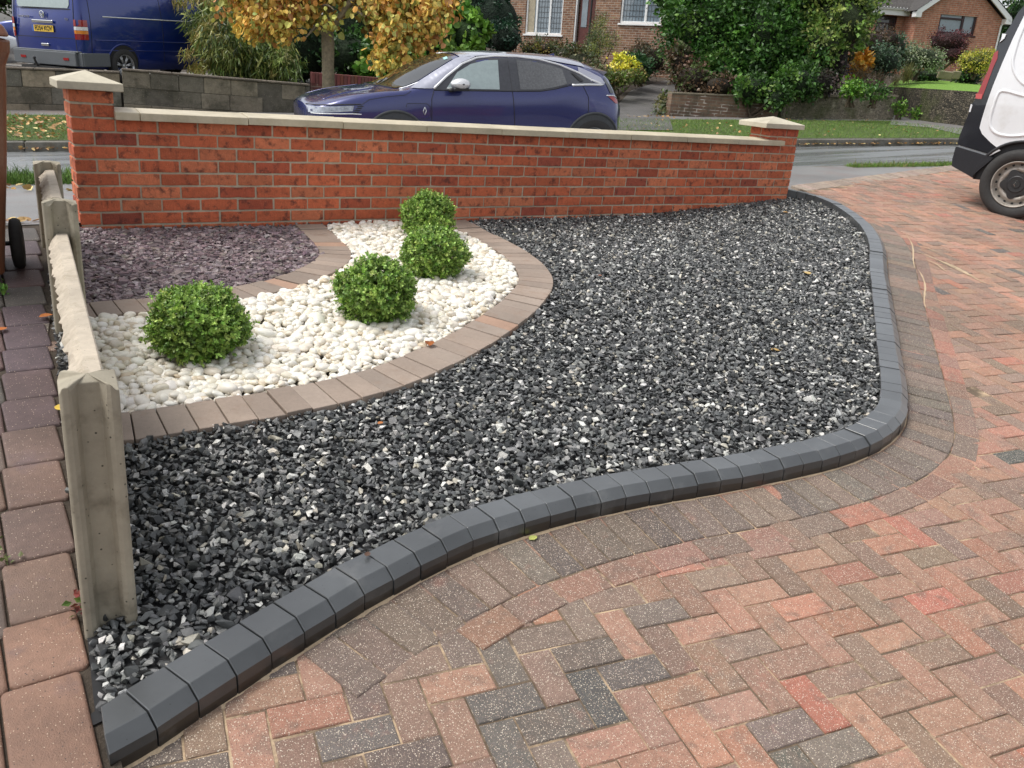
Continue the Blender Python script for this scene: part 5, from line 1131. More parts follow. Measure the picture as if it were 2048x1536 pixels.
# --- block retaining wall on the far side, two stepped runs of blocks
m_blk2 = mat('block_wall_face', attr=True, rough=.92, nscale=9, namt=.3, bscale=40, bamt=.9, bdist=.02, big=(1.2, .2), blotch=(3.5, (.055, .052, .035), .6, .5), speck=[(30, .10, (.35, .31, .24))])
def block_wall(name, P0, P1, ztop0, ztop1, label, rowh=.30, lens=(.42, .78), seed=1, th=.25, cols=((.24, .20, .145), (.28, .235, .17), (.19, .165, .125), (.15, .14, .115)), cap=True, mtl=None, base=-.9):
    r = random.Random(seed); root = tag(empty(name), label, 'wall'); M, L = wall_frame((P0[0], P0[1], 0), (P1[0], P1[1], 0)); root.matrix_world = M; mb = MB(); nr = 0; zt = max(ztop0, ztop1)
    slope = (ztop1-ztop0)/L; row = 0
    while row < 6:
        x = -r.uniform(0, .3); z1o = -row*rowh; z0o = z1o-rowh+.008
        while x < L:
            w = r.uniform(*lens); a, b = max(x, 0)+.005, min(x+w, L)-.005
            if b-a > .04:
                g = r.uniform(.8, 1.15); c = r.choice(cols); q = r.gauss(0, .008); za = ztop0+slope*a; zb = ztop0+slope*b
                v = [(a, -th/2+q, za+z0o), (b, -th/2+q, zb+z0o), (b, th/2, zb+z0o), (a, th/2, za+z0o), (a, -th/2+q, za+z1o), (b, -th/2+q, zb+z1o), (b, th/2, zb+z1o), (a, th/2, za+z1o)]
                mb.add(v, [(0, 3, 2, 1), (4, 5, 6, 7), (0, 1, 5, 4), (1, 2, 6, 5), (2, 3, 7, 6), (3, 0, 4, 7)], tuple(x_*g for x_ in c))
            x += w
        row += 1
    mb.build('blockwork', mtl or m_blk2, root, bevel=.008)
    mb = MB(); mb.add([(.01, -th/2+.012, ztop0-rowh*6), (L-.01, -th/2+.012, ztop1-rowh*6), (L-.01, -th/2+.012, ztop1-.02), (.01, -th/2+.012, ztop0-.02)], [(0, 1, 2, 3)], (.11, .10, .08)); mb.build('mortar', mtl or m_blk2, root)
    if cap:
        mb = MB(); x = 0
        while x < L:
            w = min(.9, L-x); a, b = x+.004, x+w-.004; za = ztop0+slope*a+.004; zb = ztop0+slope*b+.004
            mb.add([(a, -th/2-.03, za), (b, -th/2-.03, zb), (b, th/2+.02, zb), (a, th/2+.02, za), (a, -th/2-.03, za+.04), (b, -th/2-.03, zb+.04), (b, th/2+.02, zb+.04), (a, th/2+.02, za+.04)], [(0, 3, 2, 1), (4, 5, 6, 7), (0, 1, 5, 4), (1, 2, 6, 5), (2, 3, 7, 6), (3, 0, 4, 7)], (.15, .125, .10)); x += .9
        mb.build('capping', mtl or m_blk2, root, bevel=.01)
    return root
LW = 13.45
A0, A1 = line_pt(-160, 131, LW), line_pt(240, 147, LW); B0, B1 = line_pt(243, 141, LW-.05), line_pt(618, 172, LW-.05)
block_wall('block_wall', A0, A1, A0[2], A1[2], 'buff stone block wall, lower run in front of the blue van', seed=3)
block_wall('block_wall', B0, B1, B0[2], B1[2], 'dark stained stone block wall under the bamboo', seed=5, cols=((.19, .165, .125), (.15, .135, .105), (.115, .105, .088), (.22, .19, .14)))
C0, C1 = line_pt(622, 158, LW+.35), line_pt(960, 166, LW+.35)
cw = tag(empty('brick_wall'), 'dark red brick wall with soldier course top behind the tree trunk', 'wall'); M, L = wall_frame((C0[0], C0[1], 0), (C1[0], C1[1], 0)); cw.matrix_world = M
zt = C0[2]+.02; mb = MB(); mb.box((L/2, 0, zt-1.0), (L, .22, 1.8)); mb.build('brickwork', brickmat('dark_brick', (.14, .045, .035), (.10, .035, .03), (.20, .15, .12)), cw)
mb = MB(); x = 0
while x < L: mb.box((x+.0325, 0, zt+.01), (.066, .23, .215), tuple(q*R_.uniform(.8, 1.2) for q in (.15, .05, .04))); x += .075
mb.build('soldier_course', mat('soldier_brick', attr=True, rough=.85, nscale=20, namt=.3), cw, bevel=.004)
# low level walls at the right: old brick run, coursed stone run, rubble wall under the lawn
E0, E1 = line_pt(1340, 187, 13.3), line_pt(1556, 196, 13.0)
block_wall('brick_wall', E0, E1, E0[2], E1[2], 'low old brown brick wall with white salts under the big evergreen', rowh=.075, lens=(.225, .225), seed=9, cols=((.17, .11, .075), (.21, .14, .09), (.13, .095, .07), (.24, .16, .10)), cap=False,
           mtl=mat('old_brick_face', attr=True, rough=.9, nscale=12, namt=.35, bscale=60, bamt=.7, bdist=.01, big=(1.1, .25), blotch=(4.5, (.50, .45, .38), .65, .62))) if False else None
def simple_wall(name, pts, tops, th, mtl, label, part='masonry', cap=None, cat='wall'):
    root = tag(empty(name), label, cat); P = np.array(pts); N = normals2(P[:, :2]); mb = MB(); o = P[0].copy(); root.location = o
    inn = [(p[0]-n_[0]*th/2-o[0], p[1]-n_[1]*th/2-o[1]) for p, n_ in zip(P, N)]; out = [(p[0]+n_[0]*th/2-o[0], p[1]+n_[1]*th/2-o[1]) for p, n_ in zip(P, N)]; k = len(P); v = []
    for (x, y), p in zip(out, P): v.append((x, y, p[2]-.6-o[2]))
    for (x, y), t in zip(out, tops): v.append((x, y, t-o[2]))
    for (x, y), t in zip(inn, tops): v.append((x, y, t-o[2]))
    for (x, y), p in zip(inn, P): v.append((x, y, p[2]-.6-o[2]))
    f = []
    for i in range(k-1):
        for a in range(3): f.append((a*k+i, a*k+i+1, (a+1)*k+i+1, (a+1)*k+i))
    f += [(0, k, 2*k, 3*k), (k-1, 4*k-1, 3*k-1, 2*k-1)]; mb.add(v, f); mb.build(part, mtl, root)
    if cap:
        mb = MB(); v = []
        for e_, dz in ((th/2+.03, .0), (th/2+.03, cap), (-th/2-.03, cap), (-th/2-.03, .0)):
            v += [(p[0]+n_[0]*e_-o[0], p[1]+n_[1]*e_-o[1], t+dz+.003-o[2]) for p, n_, t in zip(P, N, tops)]
        mb.add(v, [(a*k+i, a*k+i+1, ((a+1) % 4)*k+i+1, ((a+1) % 4)*k+i) for a in range(4) for i in range(k-1)]+[(0, k, 2*k, 3*k), (k-1, 4*k-1, 3*k-1, 2*k-1)]); mb.build('capping', M_bark if False else mat('cap_stone', (.20, .17, .12), .9, nscale=10, namt=.3, bscale=50, bamt=.5, bdist=.01), root)
    return root
def dens(P0, P1, n=10): return [np.array(P0)+(np.array(P1)-np.array(P0))*t for t in np.linspace(0, 1, n)]
m_oldbrick = brickmat('old_brown_brick', (.17, .10, .07), (.26, .17, .11), (.22, .18, .13), white=(.62, .56, .48), dark=(3, (.06, .055, .035), .7))
def rubblemat(name, cA, cB, cJ, sx=3.2, sz=4.6, dk=.0, randomness=.75):
    mm, n, l, b = new_mat(name); tc = n.new('ShaderNodeTexCoord'); mp = n.new('ShaderNodeMapping'); mp.inputs['Scale'].default_value = (sx, sx, sz); l.new(tc.outputs['Object'], mp.inputs[0])
    v = n.new('ShaderNodeTexVoronoi'); v.feature = 'DISTANCE_TO_EDGE'; v.inputs['Randomness'].default_value = randomness; l.new(mp.outputs[0], v.inputs[0]); v2 = n.new('ShaderNodeTexVoronoi'); v2.inputs['Randomness'].default_value = randomness; l.new(mp.outputs[0], v2.inputs[0])
    sep = n.new('ShaderNodeSeparateColor'); l.new(v2.outputs['Color'], sep.inputs[0]); c = mixc(n, l, sep.outputs[0], cA, cB); j = ramp(n, l, v.outputs[0], [(.02, 1), (.09, 0)]); c = mixc(n, l, j, c, cJ)
    t = noise_node(n, l, 8, 5, .7); c = mixc(n, l, 1.0, c, ramp(n, l, t.outputs[0], [(.3, .6), (.7, 1.4)]), 'MULTIPLY'); t2 = noise_node(n, l, 1.3, 4, .6); c = mixc(n, l, ramp(n, l, t2.outputs[0], [(.5, 0), (.68, .7)]), c, (.10, .12, .035))
    l.new(c, b.inputs['Base Color']); b.inputs['Roughness'].default_value = .92; bump(n, l, b, ramp(n, l, v.outputs[0], [(.0, 0), (.2, 1)]), .9, .04); return mm
m_coursed = rubblemat('coursed_stone', (.18, .155, .115), (.33, .29, .21), (.42, .38, .29), 2.6, 6.0, randomness=.5)
m_rubble = rubblemat('dark_rubble', (.05, .046, .034), (.20, .17, .12), (.022, .020, .015), 2.8, 4.4)
sw = dens(E0, E1, 8); simple_wall('brick_wall', [(p[0], p[1], float(far_z(p[0], p[1]))) for p in sw], [p[2] for p in sw], .24, m_oldbrick, 'low old brown brick wall with white salts under the big evergreen', 'brickwork', .03)
G0, G1 = line_pt(1562, 194, 13.0), line_pt(1787, 194, 12.7)
sw = dens(G0, G1, 8); simple_wall('stone_wall', [(p[0], p[1], float(far_z(p[0], p[1]))) for p in sw], [p[2] for p in sw], .3, m_coursed, 'low grey stone wall between the old brick wall and the path', 'masonry', .05)
rb = [hit_ground(1770, 216, far_z), hit_ground(1800, 226, far_z), hit_ground(1850, 242, far_z), hit_ground(1925, 251, far_z), hit_ground(2040, 258, far_z)]
rb = [np.array(p) for p in catmull(np.array(rb), 5)]
def dep(P): return float((np.asarray(P)-CAM)@FW)
def ztop_at(P, pyfun):
    """height on the vertical through P that the photograph shows at row pyfun(px)"""
    lo, hi = P[2], P[2]+6
    for _ in range(40):
        m_ = (lo+hi)/2; Q = np.array([P[0], P[1], m_])-CAM; w = Q@FW; px = 1024+FPX*(Q@RT)/w; py = 768-FPX*(Q@UP)/w
        if py > pyfun(px): lo = m_
        else: hi = m_
    return lo
tp = lambda px: np.interp(px, [1770, 1828, 1957, 2048], [174, 176, 184, 192])
simple_wall('stone_wall', rb, [ztop_at(p, tp) for p in rb], .35, m_rubble, 'dark mossy rubble retaining wall holding up the lawn')
lz = [ztop_at(p, tp) for p in rb]
# lawn on top of the rubble wall
lv = [(p[0], p[1]+.1, z-.02) for p, z in zip(rb, lz)]; bk = [at(px, py, D) for px, py, D in ((1800, 163, 30), (1840, 160, 31), (1890, 162, 32), (1960, 169, 33), (2060, 178, 34))]; bk = catmull(np.array(bk), 5); mb = MB(); k = len(lv); rowsn = 12; V = []
for j in range(rowsn+1):
    t = j/rowsn
    for i in range(k): a = np.array(lv[i]); b_ = bk[min(i, len(bk)-1)]; V.append(a+(b_-a)*t+np.array([0, 0, .10*math.sin(math.pi*t)]))
mb.add(V, [(j*k+i, j*k+i+1, (j+1)*k+i+1, (j+1)*k+i) for j in range(rowsn) for i in range(k-1)]); tag(mb.build('lawn', m_lawn, smooth=True), 'bright green lawn above the rubble wall', kind='structure')
# tarmac drive rising beside the evergreen, path by the rubble wall, slab under the vans on the left
def ground_patch(name, pix, m, label, dz=.02, fn=None):
    P = [hit_ground(px, py, fn or far_z) for px, py in pix]; o = sheet(name, [(p[0], p[1]) for p in P], fn or far_z, m, 'structure', label, dz, .6); return o
ground_patch('driveway', [(1236, 262), (1232, 215), (1262, 182), (1320, 164), (1352, 158), (1352, 185), (1336, 225), (1346, 262)], m_tar2, 'cracked dark tarmac drive rising to the brown brick house')
ground_patch('path', [(1780, 250), (1786, 226), (1796, 226), (1850, 243), (1925, 253), (2048, 262), (2048, 300), (1860, 256)], m_tar, 'mossy tarmac path running up beside the rubble wall', .015)
vup = np.cross(vf/np.linalg.norm(vf), vl)*1.0; vup = vup if vup[2] > 0 else -vup
def on_slab(s_, L_): x, y = .9823*s_+.187*L_, -.1868*s_+.982*L_; return np.array([x, y, vorg[2]-((x-vorg[0])*vup[0]+(y-vorg[1])*vup[1])/vup[2]])
Cc = [on_slab(-9, 13.62), on_slab(3.2, 13.62), on_slab(5.5, 22), on_slab(-9, 30)]; mb = MB(); mb.add([c-UPG*.0 for c in Cc]+[c-UPG*1.5 for c in Cc], [(0, 1, 2, 3), (0, 4, 5, 1), (1, 5, 6, 2), (2, 6, 7, 3), (3, 7, 4, 0)]); tag(mb.build('driveway', mat('pale_paving', (.21, .195, .17), .8, nscale=8, namt=.15, bscale=30, bamt=.3, bdist=.01)), 'pale concrete hardstanding under the blue van', kind='structure')

# --- houses
class Facade:
    def __init__(s, name, P0, P1, label, cat='house'):
        a = np.array(P1)-np.array(P0); a -= UPG*(a@UPG); s.L = np.linalg.norm(a); s.a = a/s.L; s.n = np.cross(s.a, UPG); s.n /= np.linalg.norm(s.n)
        if s.n@(CAM-np.array(P0)) < 0: s.n = -s.n
        s.P = np.array(P0); s.root = tag(empty(name), label, cat); s.M = Matrix(((s.a[0], -s.n[0], UPG[0], P0[0]), (s.a[1], -s.n[1], UPG[1], P0[1]), (s.a[2], -s.n[2], UPG[2], P0[2]), (0, 0, 0, 1))); s.root.matrix_world = s.M
    def px(s, px, py, off=0):
        d = ray(px, py); Q = s.P+s.n*off; t = ((Q-CAM)@s.n)/(d@s.n); P = CAM+d*t-s.P; return float(P@s.a), float(P@UPG)
    def box(s, mb, x0, x1, z0, z1, y0, y1, col=(1, 1, 1)):   # y into the wall
        return mb.box(((x0+x1)/2, (y0+y1)/2, (z0+z1)/2), (abs(x1-x0), abs(y1-y0), abs(z1-z0)), col)
    def wall(s, x0, x1, z0, z1, holes, mtl, th=.28, name='wall'):
        xs = sorted({x0, x1} | {h[0] for h in holes} | {h[1] for h in holes}); zs = sorted({z0, z1} | {h[2] for h in holes} | {h[3] for h in holes}); xs = [x for x in xs if x0 <= x <= x1]; zs = [z for z in zs if z0 <= z <= z1]; mb = MB()
        for a, b in zip(xs[:-1], xs[1:]):
            for c, d in zip(zs[:-1], zs[1:]):
                if any(h[0] <= (a+b)/2 <= h[1] and h[2] <= (c+d)/2 <= h[3] for h in holes): continue
                s.box(mb, a, b, c, d, 0, th)
        return mb.build(name, mtl, s.root)
def window(F, x0, x1, z0, z1, mullions, fm, gm, transoms=(), lead=None, curtain=None, fw=.055, depth=.09):
    e = empty('window'); e.parent = F.root; mb = MB()
    F.box(mb, x0, x1, z0, z0+fw, depth-.05, depth+.03); F.box(mb, x0, x1, z1-fw, z1, depth-.05, depth+.03); F.box(mb, x0, x0+fw, z0+fw, z1-fw, depth-.05, depth+.03); F.box(mb, x1-fw, x1, z0+fw, z1-fw, depth-.05, depth+.03)
    for m_ in mullions: F.box(mb, m_-fw*.6, m_+fw*.6, z0+fw, z1-fw, depth-.046, depth+.03)
    for (a, b, z) in transoms: F.box(mb, a, b, z-fw*.5, z+fw*.5, depth-.043, depth+.03)
    mb.build('frame', fm, e, bevel=.006); mb = MB(); F.box(mb, x0-.04, x1+.08, z0-.06, z0-.003, -.05, depth); mb.build('sill', fm, e, bevel=.008)
    mb = MB(); F.box(mb, x0+fw, x1-fw, z0+fw, z1-fw, depth+.005, depth+.012); mb.build('pane', gm, e)
    if lead:
        mb = MB()
        for (a, b) in lead:
            k = max(2, round((b-a)/.12))
            for q in range(1, k): xx = a+(b-a)*q/k; F.box(mb, xx-.006, xx+.006, z0+fw, z1-fw, depth-.004, depth+.004)
            zz = z0+fw+.16
            while zz < z1-fw: F.box(mb, a, b, zz-.006, zz+.006, depth-.006, depth+.003); zz += .17
        mb.build('leading', mat('lead', (.09, .10, .11), .5), e)
    if curtain:
        mb = MB(); a, b = curtain; n_ = 26; v = []
        for k in range(n_+1): v += [(a+(b-a)*k/n_, depth-.001+.004*math.sin(k*1.3)-.006, z) for z in (z0+fw, z1-fw)]
        mb.add(v, [(2*k, 2*k+2, 2*k+3, 2*k+1) for k in range(n_)]); mb.build('curtain', mat('curtain', (.42, .37, .27), .9, nscale=10, namt=.3), e)
    return e
m_upvc = mat('white_frame', (.80, .81, .80), .35, nscale=5, namt=.04); m_hglass = mat('house_glass', (.20, .25, .29), .06, nscale=3, namt=.25, spec=.8, coat=.6); m_hdark = mat('dark_glass', (.03, .035, .04), .06, spec=.8, coat=.5)
m_bh = brickmat('brown_house_brick', (.175, .085, .05), (.30, .165, .095), (.36, .31, .25)); m_bung = brickmat('orange_house_brick', (.40, .155, .09), (.46, .20, .12), (.42, .32, .25), bumpy=.2)
m_tile = mat('roof_tile', (.060, .055, .052), .85, nscale=20, namt=.35, bscale=30, bamt=.5, bdist=.02, blotch=(7, (.14, .14, .11), .5, .56))
m_brownf = mat('brown_frame', (.030, .010, .010), .35, nscale=5, namt=.1)
H = Facade('brick_house', at(1014, 100, 31.0), at(1343, 130, 27.6), 'brown brick house with white leaded windows and dark red front door')
hp = H.px; wl0 = hp(1048.9, 67.5); wl1 = hp(1122, 72); dL = hp(1143, 111); dR = hp(1180, 113); wr0 = hp(1238.5, 46); wr1 = hp(1321, 49)
w1 = (wl0[0], wl1[0], wl0[1], wl0[1]+1.45); d1 = (dL[0], dR[0]+.05, dL[1]-.02, dL[1]+2.1); w2 = (wr0[0], wr1[0], (wr0[1]+wr1[1])/2, (wr0[1]+wr1[1])/2+1.35)
H.wall(0, H.L, -2.2, 5.0, [w1, d1, w2], m_bh)
window(H, *w1, [hp(1070, 60)[0], hp(1096.5, 60)[0]], m_upvc, m_hglass, lead=[(hp(1072, 60)[0], hp(1095, 60)[0]), (hp(1098, 60)[0], wl1[0]-.06)], curtain=(wl0[0]+.06, wl0[0]+.34), fw=.06)
window(H, *w2, [hp(1289, 40)[0]], m_upvc, m_hglass, lead=[(wr0[0]+.07, hp(1287, 40)[0]), (hp(1291, 40)[0], wr1[0]-.07)], fw=.07)
e = empty('door'); e.parent = H.root; mb = MB(); H.box(mb, d1[0]+.12, d1[1], d1[2], d1[3], .14, .20); mb.build('leaf', mat('door_red', (.11, .028, .022), .35), e); mb = MB(); H.box(mb, d1[0]+.20, d1[0]+.42, d1[2]+.95, d1[3]-.16, .125, .138); mb.build('pane', m_hglass, e)
mb = MB(); H.box(mb, d1[0]+.0, d1[0]+.055, d1[2]+.003, d1[3]-.01, .02, .13); H.box(mb, d1[0]-.0, d1[0]+.2, d1[2]-.05, d1[2], -.02, .13); mb.build('door_frame', m_upvc, e)
mb = MB(); H.box(mb, d1[0]-.2, d1[1]+.2, d1[3]+.0, d1[3]+.25, -.03, .0-.002); mb.build('lintel', mat('lintel', (.30, .19, .12), .8, nscale=10, namt=.2), H.root)
mb = MB(); q = hp(1184, 20)[0]; mb.tube([(q, -.05, -1.5), (q, -.05, 5.0)], .035, 8); mb.build('drainpipe', m_blk, H.root)
mb = MB(); H.box(mb, -0, H.L, -2.2, 4.95, .29, 6); mb.build('side_wall', m_bh, H.root); mb = MB(); mb.add([(-.4, -.4, 4.95), (H.L+.4, -.4, 4.95), (H.L+.4, 6.5, 4.95), (-.4, 6.5, 4.95), (-.4, 3, 7.4), (H.L+.4, 3, 7.4)], [(0, 1, 5, 4), (2, 3, 4, 5), (0, 4, 3), (1, 2, 5), (0, 3, 2, 1)]); mb.build('roof', m_tile, H.root)
B = Facade('bungalow', at(1829, 60, 34.0), at(1996, 75, 34.6), 'orange brick bungalow gable with brown window and white bargeboards')
bp = B.px; a0 = bp(1880, 17); a1 = bp(1961, 22); a2 = bp(1872, 65); a3 = bp(1951, 73); bw = (a2[0]+.04, a1[0]-.06, (a2[1]+a3[1])/2, (a0[1]+a1[1])/2)
eav = bp(1831, 24)[1]; mb = MB(); B.wall(0, B.L, -2.5, eav, [bw], m_bung)
apx = B.L/2; azz = eav+B.L/2*.72; mb = MB(); mb.add([(0, 0, eav), (B.L, 0, eav), (apx, 0, azz), (0, .28, eav), (B.L, .28, eav), (apx, .28, azz)], [(0, 1, 2), (3, 5, 4), (0, 3, 4, 1)]); mb.build('gable', m_bung, B.root)
window(B, *bw, [bp(1927, 45)[0]], m_brownf, m_hglass, transoms=[(bw[0], bp(1927, 45)[0], bw[2]+(bw[3]-bw[2])*.62)], fw=.075)
mb = MB()
for sg, x0 in ((1, -.22), (-1, B.L+.22)):
    P = [(x0, -.28, eav-.16-.02), (apx, -.28, azz+.02), (apx, -.28, azz+.24), (x0, -.28, eav+.06)]; mb.prism(P, (0, 0, 0), (0, .06, 0))
    mb.box((x0+sg*.10, -.14, eav-.10), (.26, .28, .20))
mb.build('bargeboard', m_upvc, B.root, bevel=.01)
mb = MB(); mb.add([(-.3, -.3, eav+.03), (apx, -.3, azz+.25), (apx, 7, azz+.25), (-.3, 7, eav+.03), (B.L+.3, -.3, eav+.03), (B.L+.3, 7, eav+.03)], [(0, 1, 2, 3), (1, 4, 5, 2)]); mb.build('roof', m_tile, B.root)
mb = MB(); mb.tube([(B.L-.03, -.06, -2), (B.L-.03, -.06, eav-.25), (B.L+.12, -.2, eav-.06)], .035, 8); mb.build('drainpipe', m_upvc, B.root)
# recessed wing at its left
wz = bp(1790, 31, -.9)[1]; wx0 = bp(1700, 40, -.9)[0]; c0 = bp(1755, 32, -.9); c1 = bp(1795, 36, -.9); c2 = bp(1755, 74, -.9); ww_ = (c0[0], c1[0], c2[1], wz-.02)
mb = MB(); B.box(mb, .0, .25, -2.5, eav-.03, .29, 7); B.box(mb, B.L-.25, B.L, -2.5, eav-.03, .29, 7); mb.build('side_wall', m_bung, B.root)
o = B.wall(wx0, -.004, -2.5, wz+.25, [ww_], m_bung, name='wing_wall'); o.location = (0, .9, 0)
ew = window(B, *ww_, [], m_brownf, m_hdark, transoms=[(ww_[0], ww_[1], ww_[3]-.30)], fw=.07); ew.location = (0, .9, 0)
mb = MB(); mb.box(((wx0-.0)/2, .58, wz+.08), (abs(wx0)+.0, .05, .19)); mb.tube([(wx0, .50, wz+.22), (-.02, .50, wz+.22)], .055, 8); mb.build('fascia', m_upvc, B.root)
mb = MB(); nz_ = 18; nx_ = 90; v = []; L_ = abs(wx0)+.9
for j in range(nz_+1):
    for i in range(nx_+1): xx = wx0+L_*i/nx_; v.append((xx, .42+j*.22, wz+.24+j*.22*.55+.028*math.sin(i*2*math.pi/4.0)+(.03 if j % 2 else 0)))
mb.add(v, [(j*(nx_+1)+i, j*(nx_+1)+i+1, (j+1)*(nx_+1)+i+1, (j+1)*(nx_+1)+i) for j in range(nz_) for i in range(nx_)]); mb.build('wing_roof', m_tile, B.root)
# SECTION: planting
# ------------------------------------------------------------------ planting
def cloud(name, parent, blobs, n, leaf, size, colors, w=None, clumps=.16, per=26, droop=0.0, mtl=None, out=.6, jit=.2, shell=.45, aspect=1.0):
    """leaves gathered in sprays through the volume of several ellipsoids (centre, (rx,ry,rz))"""
    vol = np.array([b[1][0]*b[1][1]+b[1][0]*b[1][2]+b[1][1]*b[1][2] for b in blobs]); nc = max(4, n//per); which = RN.choice(len(blobs), nc, p=vol/vol.sum())
    d = RN.normal(size=(nc, 3)); d /= np.linalg.norm(d, axis=1)[:, None]; rr = RN.uniform(shell, 1.0, nc)**.7; C = np.array([b[0] for b in blobs])[which]; Rr = np.array([b[1] for b in blobs])[which]
    lump = 1+.14*np.sin(d[:, 0]*4.3+which)*np.sin(d[:, 2]*5.1+1.7*which)+.08*np.sin(d[:, 1]*9+which); P = C+d*rr[:, None]*Rr*lump[:, None]
    cc = pal(nc, colors, w, jit); pos = np.repeat(P, per, 0)+RN.normal(0, clumps*.45, (nc*per, 3)); dd = np.repeat(d, per, 0)*out+RN.normal(0, .75, (nc*per, 3)); dd[:, 2] -= droop
    s = size*np.exp(RN.normal(0, .22, nc*per)); col = np.clip(np.repeat(cc, per, 0)*(1+RN.normal(0, .14, (nc*per, 1))), .003, 1)
    return scatter(name, [leaf], pos, frames(dd), s[:, None]*np.array([[1, aspect, 1]]), col, mtl or M_leaf, parent)
def core(name, parent, blobs, col, k=.80):  # solid lump filling the leaves; its dark tint stands in for inner shade
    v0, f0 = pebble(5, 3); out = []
    for c, r in blobs: mb = MB(); mb.add([(c[0]+x*r[0]*k, c[1]+y*r[1]*k, c[2]+z*r[2]*k) for x, y, z in v0], f0, col); out.append(mb.build(name, mat('inner_shade_core', attr=True, rough=1, nscale=7, namt=.6, bscale=14, bamt=1, bdist=.1), parent, smooth=True))
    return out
def push(px, D):
    if D < 14 or D > 29: return D
    if px < 1000: return D+2.6
    if px < 1300: return D+1.6
    return D+5.2 if D < 19.6 else (D+3.2 if D < 23 else D+1.5)
def blob(px, py, D, rx, rz, depth=None):
    D = push(px, D); k = D/FPX; return (at(px, py, D), (rx*k, (depth if depth else rx*k), rz*k))
def foot(c, r):
    z = float(far_z(c[0], c[1])) if lat(c[0], c[1]) > 7 else float(near_z(c[0], c[1])); return np.array([c[0], c[1], z])
def shrub(label, bl, n, size, colors, w=None, leaf=LEAF2, cat='shrub', name='shrub', stems=7, corecol=None, mtl=None, group=None, ck=.80, **kw):
    size = size*push(bl[0][0], bl[0][2])/bl[0][2]; bl = [blob(*b) for b in bl]; c0, r0 = bl[0]; lo = min(c[2]-r[2] for c, r in bl); ft = np.array([c0[0], c0[1], lo-.15]); root = tag(empty(name, tuple(ft)), label, cat, group); inv = Matrix.Translation(-root.location)
    o = cloud('foliage', root, bl, n, leaf, size, colors, w, mtl=mtl, **kw); o.matrix_parent_inverse = inv
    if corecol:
        for q in core('inner_shade_core', root, bl, corecol, ck): q.matrix_parent_inverse = inv
    mb = MB()
    for k in range(stems):
        c, r = bl[k % len(bl)]; a = R_.uniform(0, 6.28); e = c+np.array([math.cos(a)*r[0]*.5, math.sin(a)*r[1]*.5, r[2]*R_.uniform(-.2, .5)]); s0 = ft+np.array([R_.gauss(0, .05), R_.gauss(0, .05), -.1]); mid = s0*.45+e*.55+np.array([0, 0, -.08]); mb.tube([s0, mid, e], [.03, .02, .008], 5)
    q = mb.build('stem', M_twig, root); q.matrix_parent_inverse = inv; return root
DKG = [(.036, .095, .02), (.024, .066, .015), (.06, .145, .028), (.028, .075, .027)]
MDG = [(.06, .15, .025), (.04, .10, .02), (.10, .22, .035), (.15, .26, .05)]
BRG = [(.13, .27, .03), (.08, .19, .025), (.20, .36, .05)]
# left hedge mass behind the block and dark brick walls
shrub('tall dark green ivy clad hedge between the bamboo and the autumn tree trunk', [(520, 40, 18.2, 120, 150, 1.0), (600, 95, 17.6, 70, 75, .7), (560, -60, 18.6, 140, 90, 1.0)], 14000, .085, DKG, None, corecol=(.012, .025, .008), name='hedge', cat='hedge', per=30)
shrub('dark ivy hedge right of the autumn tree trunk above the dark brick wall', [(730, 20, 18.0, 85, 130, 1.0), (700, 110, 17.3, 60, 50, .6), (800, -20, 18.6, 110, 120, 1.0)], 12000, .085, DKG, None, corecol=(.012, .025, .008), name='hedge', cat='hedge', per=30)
shrub('bright green laurel spilling over the dark brick wall behind the car roof', [(790, 120, 16.6, 52, 42, .6), (860, 85, 16.9, 62, 52, .7), (930, 70, 17.2, 45, 45, .6), (750, 135, 16.4, 30, 30, .4), (890, 40, 17.4, 60, 50, .6)], 6500, .10, BRG, [3, 3, 2], LEAF, corecol=(.02, .045, .01), per=18)
shrub('dense dark conifer right of the laurel beside the brown brick house', [(985, 40, 21, 62, 66, 1.0), (940, 20, 21.2, 55, 70, 1.0), (1010, 75, 20.6, 32, 34, .6), (950, -50, 22, 70, 60, 1)], 12000, .07, [(.018, .06, .03), (.012, .042, .022), (.03, .085, .04)], None, corecol=(.008, .02, .01), name='conifer', cat='conifer', per=34, clumps=.12)
